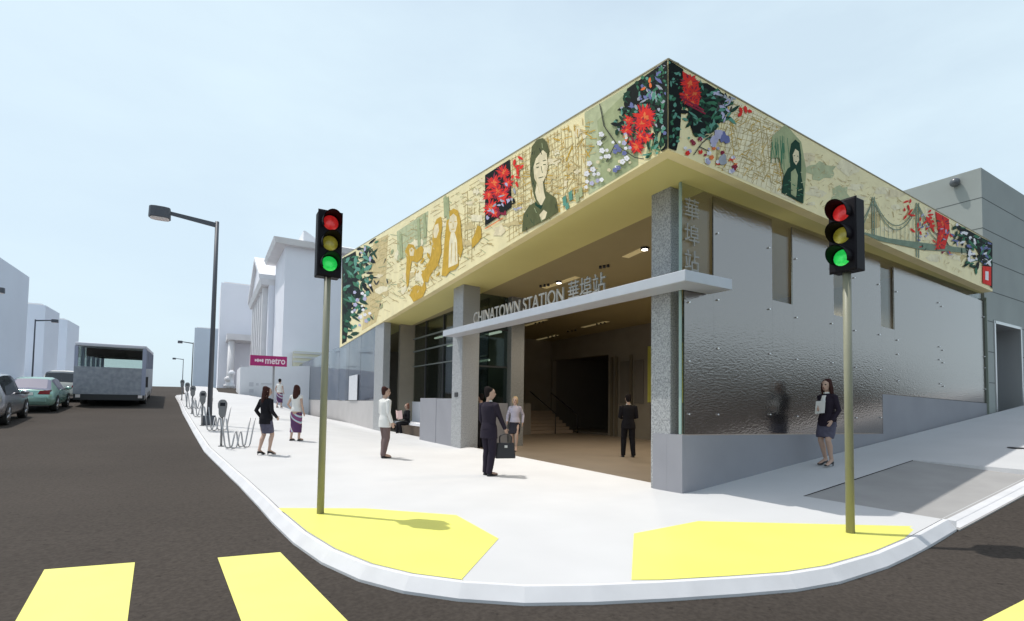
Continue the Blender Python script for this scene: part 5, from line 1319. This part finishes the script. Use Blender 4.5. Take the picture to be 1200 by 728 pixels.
    # ---- shoes
    for hip, knee, ank, fx, fy, fz in legs:
        b = MB(); toe = S((fx + .015 * (1 if fx > 0 else -1), fy + .185, .022 + fz)); hl = S((fx, fy - .075, .03 + hz + fz))
        tb(b, [hl, hl + Vector((0, .03, 0)) * s, S((fx, fy + .03, .04 + hz * .7 + fz)), S((fx, fy + .10, .034 + fz)), toe], [(.026, .028), (.036, .036), (.040, .034), (.044, .026), (.026, .014)], 12)
        if hz: tb(b, [hl + Vector((0, .008, 0)), S((fx, fy - .07, .003 + fz))], [.016, .010], 8)
        elif top != 'x': tb(b, [S((fx, fy - .08, .012 + fz)), S((fx, fy + .0, .010 + fz)), S((fx, fy + .12, .010 + fz)), S((fx, fy + .19, .012 + fz))], [(.036, .011), (.040, .011), (.046, .011), (.03, .010)], 12)
        remesh(b, 'shoe', t, M_shoe, .0075, 1)
    return t
def G(x, y): return (x, y, terr(x, y) + .002)
AW = R(-30.8)
person('woman in black jacket and grey plum skirt standing nearest the bike rack, seen from behind', G(1.22, 13.74), AW + R(-18), 1.64, 'f', 'jacket', M_jblack, 'skirt', M_skirt, 'long', M_hair_br, fL=(-.10, -.06), fR=(.11, .06), aL=(-.24, .10, .95), aR=(.21, .14, .98), head=R(-35), hem=.56)
person('woman in white top and long purple and pale blue sarong, brown hair to the shoulders', G(2.27, 16.42), AW + R(-8), 1.64, 'f', 'shirt', M_wshirt, 'sarong', M_sarong, 'long', M_hair_br, heels=False, fL=(-.12, -.02), fR=(.12, .03), aL=(-.24, .16, .98), aR=(.23, .05, .90), head=R(10), hem=.26, sleeve=False)
person('farthest woman on the pavement, black hair in a bun, white top and purple sarong', G(3.48, 31.8), AW, 1.62, 'f', 'shirt', M_wshirt, 'sarong', M_sarong, 'bun', M_hair_b, heels=False, fL=(-.12, 0), fR=(.12, .03), aL=(-.23, .12, .93), aR=(.22, .08, .92), hem=.30, sleeve=False)
person('man in loose white jacket and brown trousers, seen from behind', G(3.80, 12.55), AW + R(-48), 1.74, 'm', 'jacket', M_wshirt, 'trousers', M_brown, 'short', M_hair_br, heels=False, fL=(-.09, .05), fR=(.09, -.04), aL=(-.22, .20, .95), aR=(.25, .06, .88), head=R(-25), jacket_hem=.76)
mn = person('man in dark plum suit and white collar before the entrance, holding a black bag', G(4.92, 9.15), AW + R(-42), 1.77, 'm', 'jacket', M_jdark, 'trousers', M_jdark, 'short', M_hair_b, shirt=True, heels=False, fL=(-.08, .04), fR=(.09, -.03), aL=(-.20, .14, .90), aR=(.19, .27, .93), head=R(-40), jacket_hem=.74)
person('blonde woman in lilac blouse and black skirt walking out of the station hall', G(8.19, 13.54)[:2] + (-1.487,), AW + R(170), 1.66, 'f', 'shirt', M_lilac, 'skirt', M_bskirt, 'bob', M_hair_bl, fL=(-.07, .14), fR=(.07, -.10), aL=(-.25, -.04, .92), aR=(.24, .10, .95), hem=.54, skin=M_skin2)
person('man in black suit seen from behind, standing inside the hall by the corner column', (10.22, 10.7, -1.487), AW + R(-4), 1.75, 'm', 'jacket', M_jblack, 'trousers', M_jblack, 'short', M_hair_b, shirt=True, heels=False, fL=(-.14, .02), fR=(.14, .0), aL=(-.14, .24, 1.10), aR=(.14, .24, 1.10))
wj = person('woman in dark plum jacket and grey skirt holding papers in front of the steel wall', G(10.35, 5.375), AW + R(112), 1.66, 'f', 'jacket', M_jpurp, 'skirt', M_skirt, 'long', M_hair_br, shirt='front', fL=(-.10, .05), fR=(.10, -.05), aL=(-.19, .12, .92), aR=(.02, .22, 1.14), head=R(8), hem=.56)
person('dark-suited man half hidden behind the second granite column', (7.66, 14.85, -1.487), AW + R(60), 1.74, 'm', 'jacket', M_jblack, 'trousers', M_jblack, 'short', M_hair_b, heels=False)
SX, SY = 7.42, 21.3
sp_ = person('auburn-haired person in black sitting on the bench, holding a pink paper', (SX, SY, -1.46), R(100), 1.68, 'f', 'jacket', M_jblack, 'trousers', M_jblack, 'bob', M_hair_r, heels=False, seated=.50, fL=(-.09, .36), fR=(.09, .46), aL=(-.10, .32, 1.12), aR=(.12, .33, 1.12), jacket_hem=.86, lean=.02)
# pink paper in the seated person's hands
t = thing('newspaper', 'open pink paper held up by the seated person', 'newspaper', (SX, SY, -1.46), R(100))
b = MB(); zP = (1.12 - .36) * .96
M_paper = mat('pink_paper', (.72, .50, .47), .8)
for sx in (-1, 1):
    b.prism([(0, .42, zP - .06), (sx * .27, .36, zP - .02), (sx * .27, .365, zP - .02), (0, .426, zP - .06)], [(0, .47, zP + .30), (sx * .27, .40, zP + .34), (sx * .27, .405, zP + .34), (0, .476, zP + .30)], M_paper)
b.build('page', t, False)
# black bag carried by the man in the plum suit
k_ = Matrix.Rotation(AW + R(-42), 3, 'Z'); hp_ = k_ @ (Vector((.19, .27 + .02, .79)) * (1.77 / 1.75)) + Vector(G(4.92, 9.15))
t = thing('shoulder_bag', 'black bag with a looped handle hanging from the plum-suited man\'s hand', 'bag', hp_, AW + R(-42) + R(55))
M_bag = mat('black_leather', (.02, .018, .022), .45)
b = MB(); b.prism([(-.21, -.06, -.46), (.21, -.06, -.46), (.21, .06, -.46), (-.21, .06, -.46)], [(-.18, -.035, -.14), (.18, -.035, -.14), (.18, .035, -.14), (-.18, .035, -.14)], M_bag); b.build('bag_body', t, False, .02)
for yy in (-.03, .03):
    b = MB(); b.tube([(-.12, yy, -.15)] + [(.125 * math.cos(a), yy, -.04 + .075 * math.sin(a)) for a in [math.pi - i * math.pi / 8 for i in range(9)]] + [(.12, yy, -.15)], .010, M_bag, 8); b.build('handle', t, False)
b = MB(); b.box((-.03, -.064, -.24), (.03, -.058, -.19), M_steel); b.build('clasp', t, False)
# papers held by the woman at the steel wall
t = thing('paper_sheaf', 'small sheaf of white papers held against the plum jacket', 'papers', G(10.35, 5.375), AW + R(112))
b = MB(); b.prism([(-.10, .205, 1.02), (.07, .235, 1.0), (.07, .243, 1.0), (-.10, .213, 1.02)], [(-.10, .175, 1.26), (.07, .205, 1.24), (.07, .213, 1.24), (-.10, .183, 1.26)], M_wshirt); b.build('sheet', t, False)
# ================================================================== CAMERA, SKY, SUN
cam = bpy.data.cameras.new('camera'); co = bpy.data.objects.new('camera', cam); COL.objects.link(co)
cam.sensor_fit = 'HORIZONTAL'; cam.sensor_width = 36; cam.lens = 36 * FPX / 1200; cam.shift_y = (PY - 364) / 1200; cam.clip_end = 2000; cam.clip_start = .05
m3 = Matrix((cr, cu, -cf)).transposed(); co.matrix_world = m3.to_4x4()
scene.camera = co
sv = Vector((-.28, .31, 1.0)).normalized()
sun = bpy.data.lights.new('sun', 'SUN'); sun.energy = 3.0; sun.angle = R(.5); sun.color = (1, .965, .91)
so = bpy.data.objects.new('sun', sun); COL.objects.link(so); so.rotation_euler = sv.to_track_quat('Z', 'Y').to_euler(); so.location = (0, 0, 30)
w = bpy.data.worlds.new('World'); scene.world = w; w.use_nodes = True
nt = w.node_tree; bg = nt.nodes['Background']
sky = nt.nodes.new('ShaderNodeTexSky'); sky.sky_type = 'NISHITA'; sky.sun_disc = False
sky.sun_elevation = math.asin(sv.z); sky.sun_rotation = math.atan2(sv.x, sv.y)
sky.air_density = 1.0; sky.dust_density = 2.5; sky.ozone_density = 1.0
tc = nt.nodes.new('ShaderNodeTexCoord')
n1 = nt.nodes.new('ShaderNodeTexNoise'); n1.inputs['Scale'].default_value = 2.2; n1.inputs['Detail'].default_value = 7; n1.inputs['Roughness'].default_value = .55
mp_ = nt.nodes.new('ShaderNodeMapping'); mp_.inputs['Scale'].default_value = (1, 1, 2.6); mp_.inputs['Location'].default_value = (.6, .2, 0)
rp = nt.nodes.new('ShaderNodeValToRGB'); rp.color_ramp.elements[0].position = .42; rp.color_ramp.elements[1].position = .78
rp.color_ramp.elements[0].color = (.78, .78, .78, 1); rp.color_ramp.elements[1].color = (1, 1, 1, 1)
mixc = nt.nodes.new('ShaderNodeMixRGB'); mixc.inputs['Color2'].default_value = (5.1, 6.2, 6.85, 1)
nt.links.new(tc.outputs['Generated'], mp_.inputs[0]); nt.links.new(mp_.outputs[0], n1.inputs['Vector']); nt.links.new(n1.outputs['Fac'], rp.inputs['Fac'])

# the haze thins out towards the zenith
sx_ = nt.nodes.new('ShaderNodeSeparateXYZ'); nt.links.new(tc.outputs['Generated'], sx_.inputs[0])
mr = nt.nodes.new('ShaderNodeMapRange'); mr.interpolation_type = 'SMOOTHSTEP'
for k_, v_ in (('From Min', .55), ('From Max', .95), ('To Min', 1.0), ('To Max', .12)): mr.inputs[k_].default_value = v_
nt.links.new(sx_.outputs['Z'], mr.inputs['Value'])
mm = nt.nodes.new('ShaderNodeMath'); mm.operation = 'MULTIPLY'; nt.links.new(rp.outputs['Color'], mm.inputs[0]); nt.links.new(mr.outputs[0], mm.inputs[1])
nt.links.new(mm.outputs[0], mixc.inputs['Fac']); nt.links.new(sky.outputs[0], mixc.inputs['Color1']); nt.links.new(mixc.outputs[0], bg.inputs['Color'])
bg.inputs['Strength'].default_value = .14
vs_ = scene.view_settings; vs_.view_transform = 'Standard'; vs_.look = 'None'; vs_.gamma = 1; vs_.exposure = 0.1; vs_.use_curve_mapping = False
scene.render.engine = 'CYCLES'; scene.cycles.max_bounces = 8; scene.cycles.diffuse_bounces = 4; scene.cycles.transparent_max_bounces = 12
scene.cycles.use_denoising = True
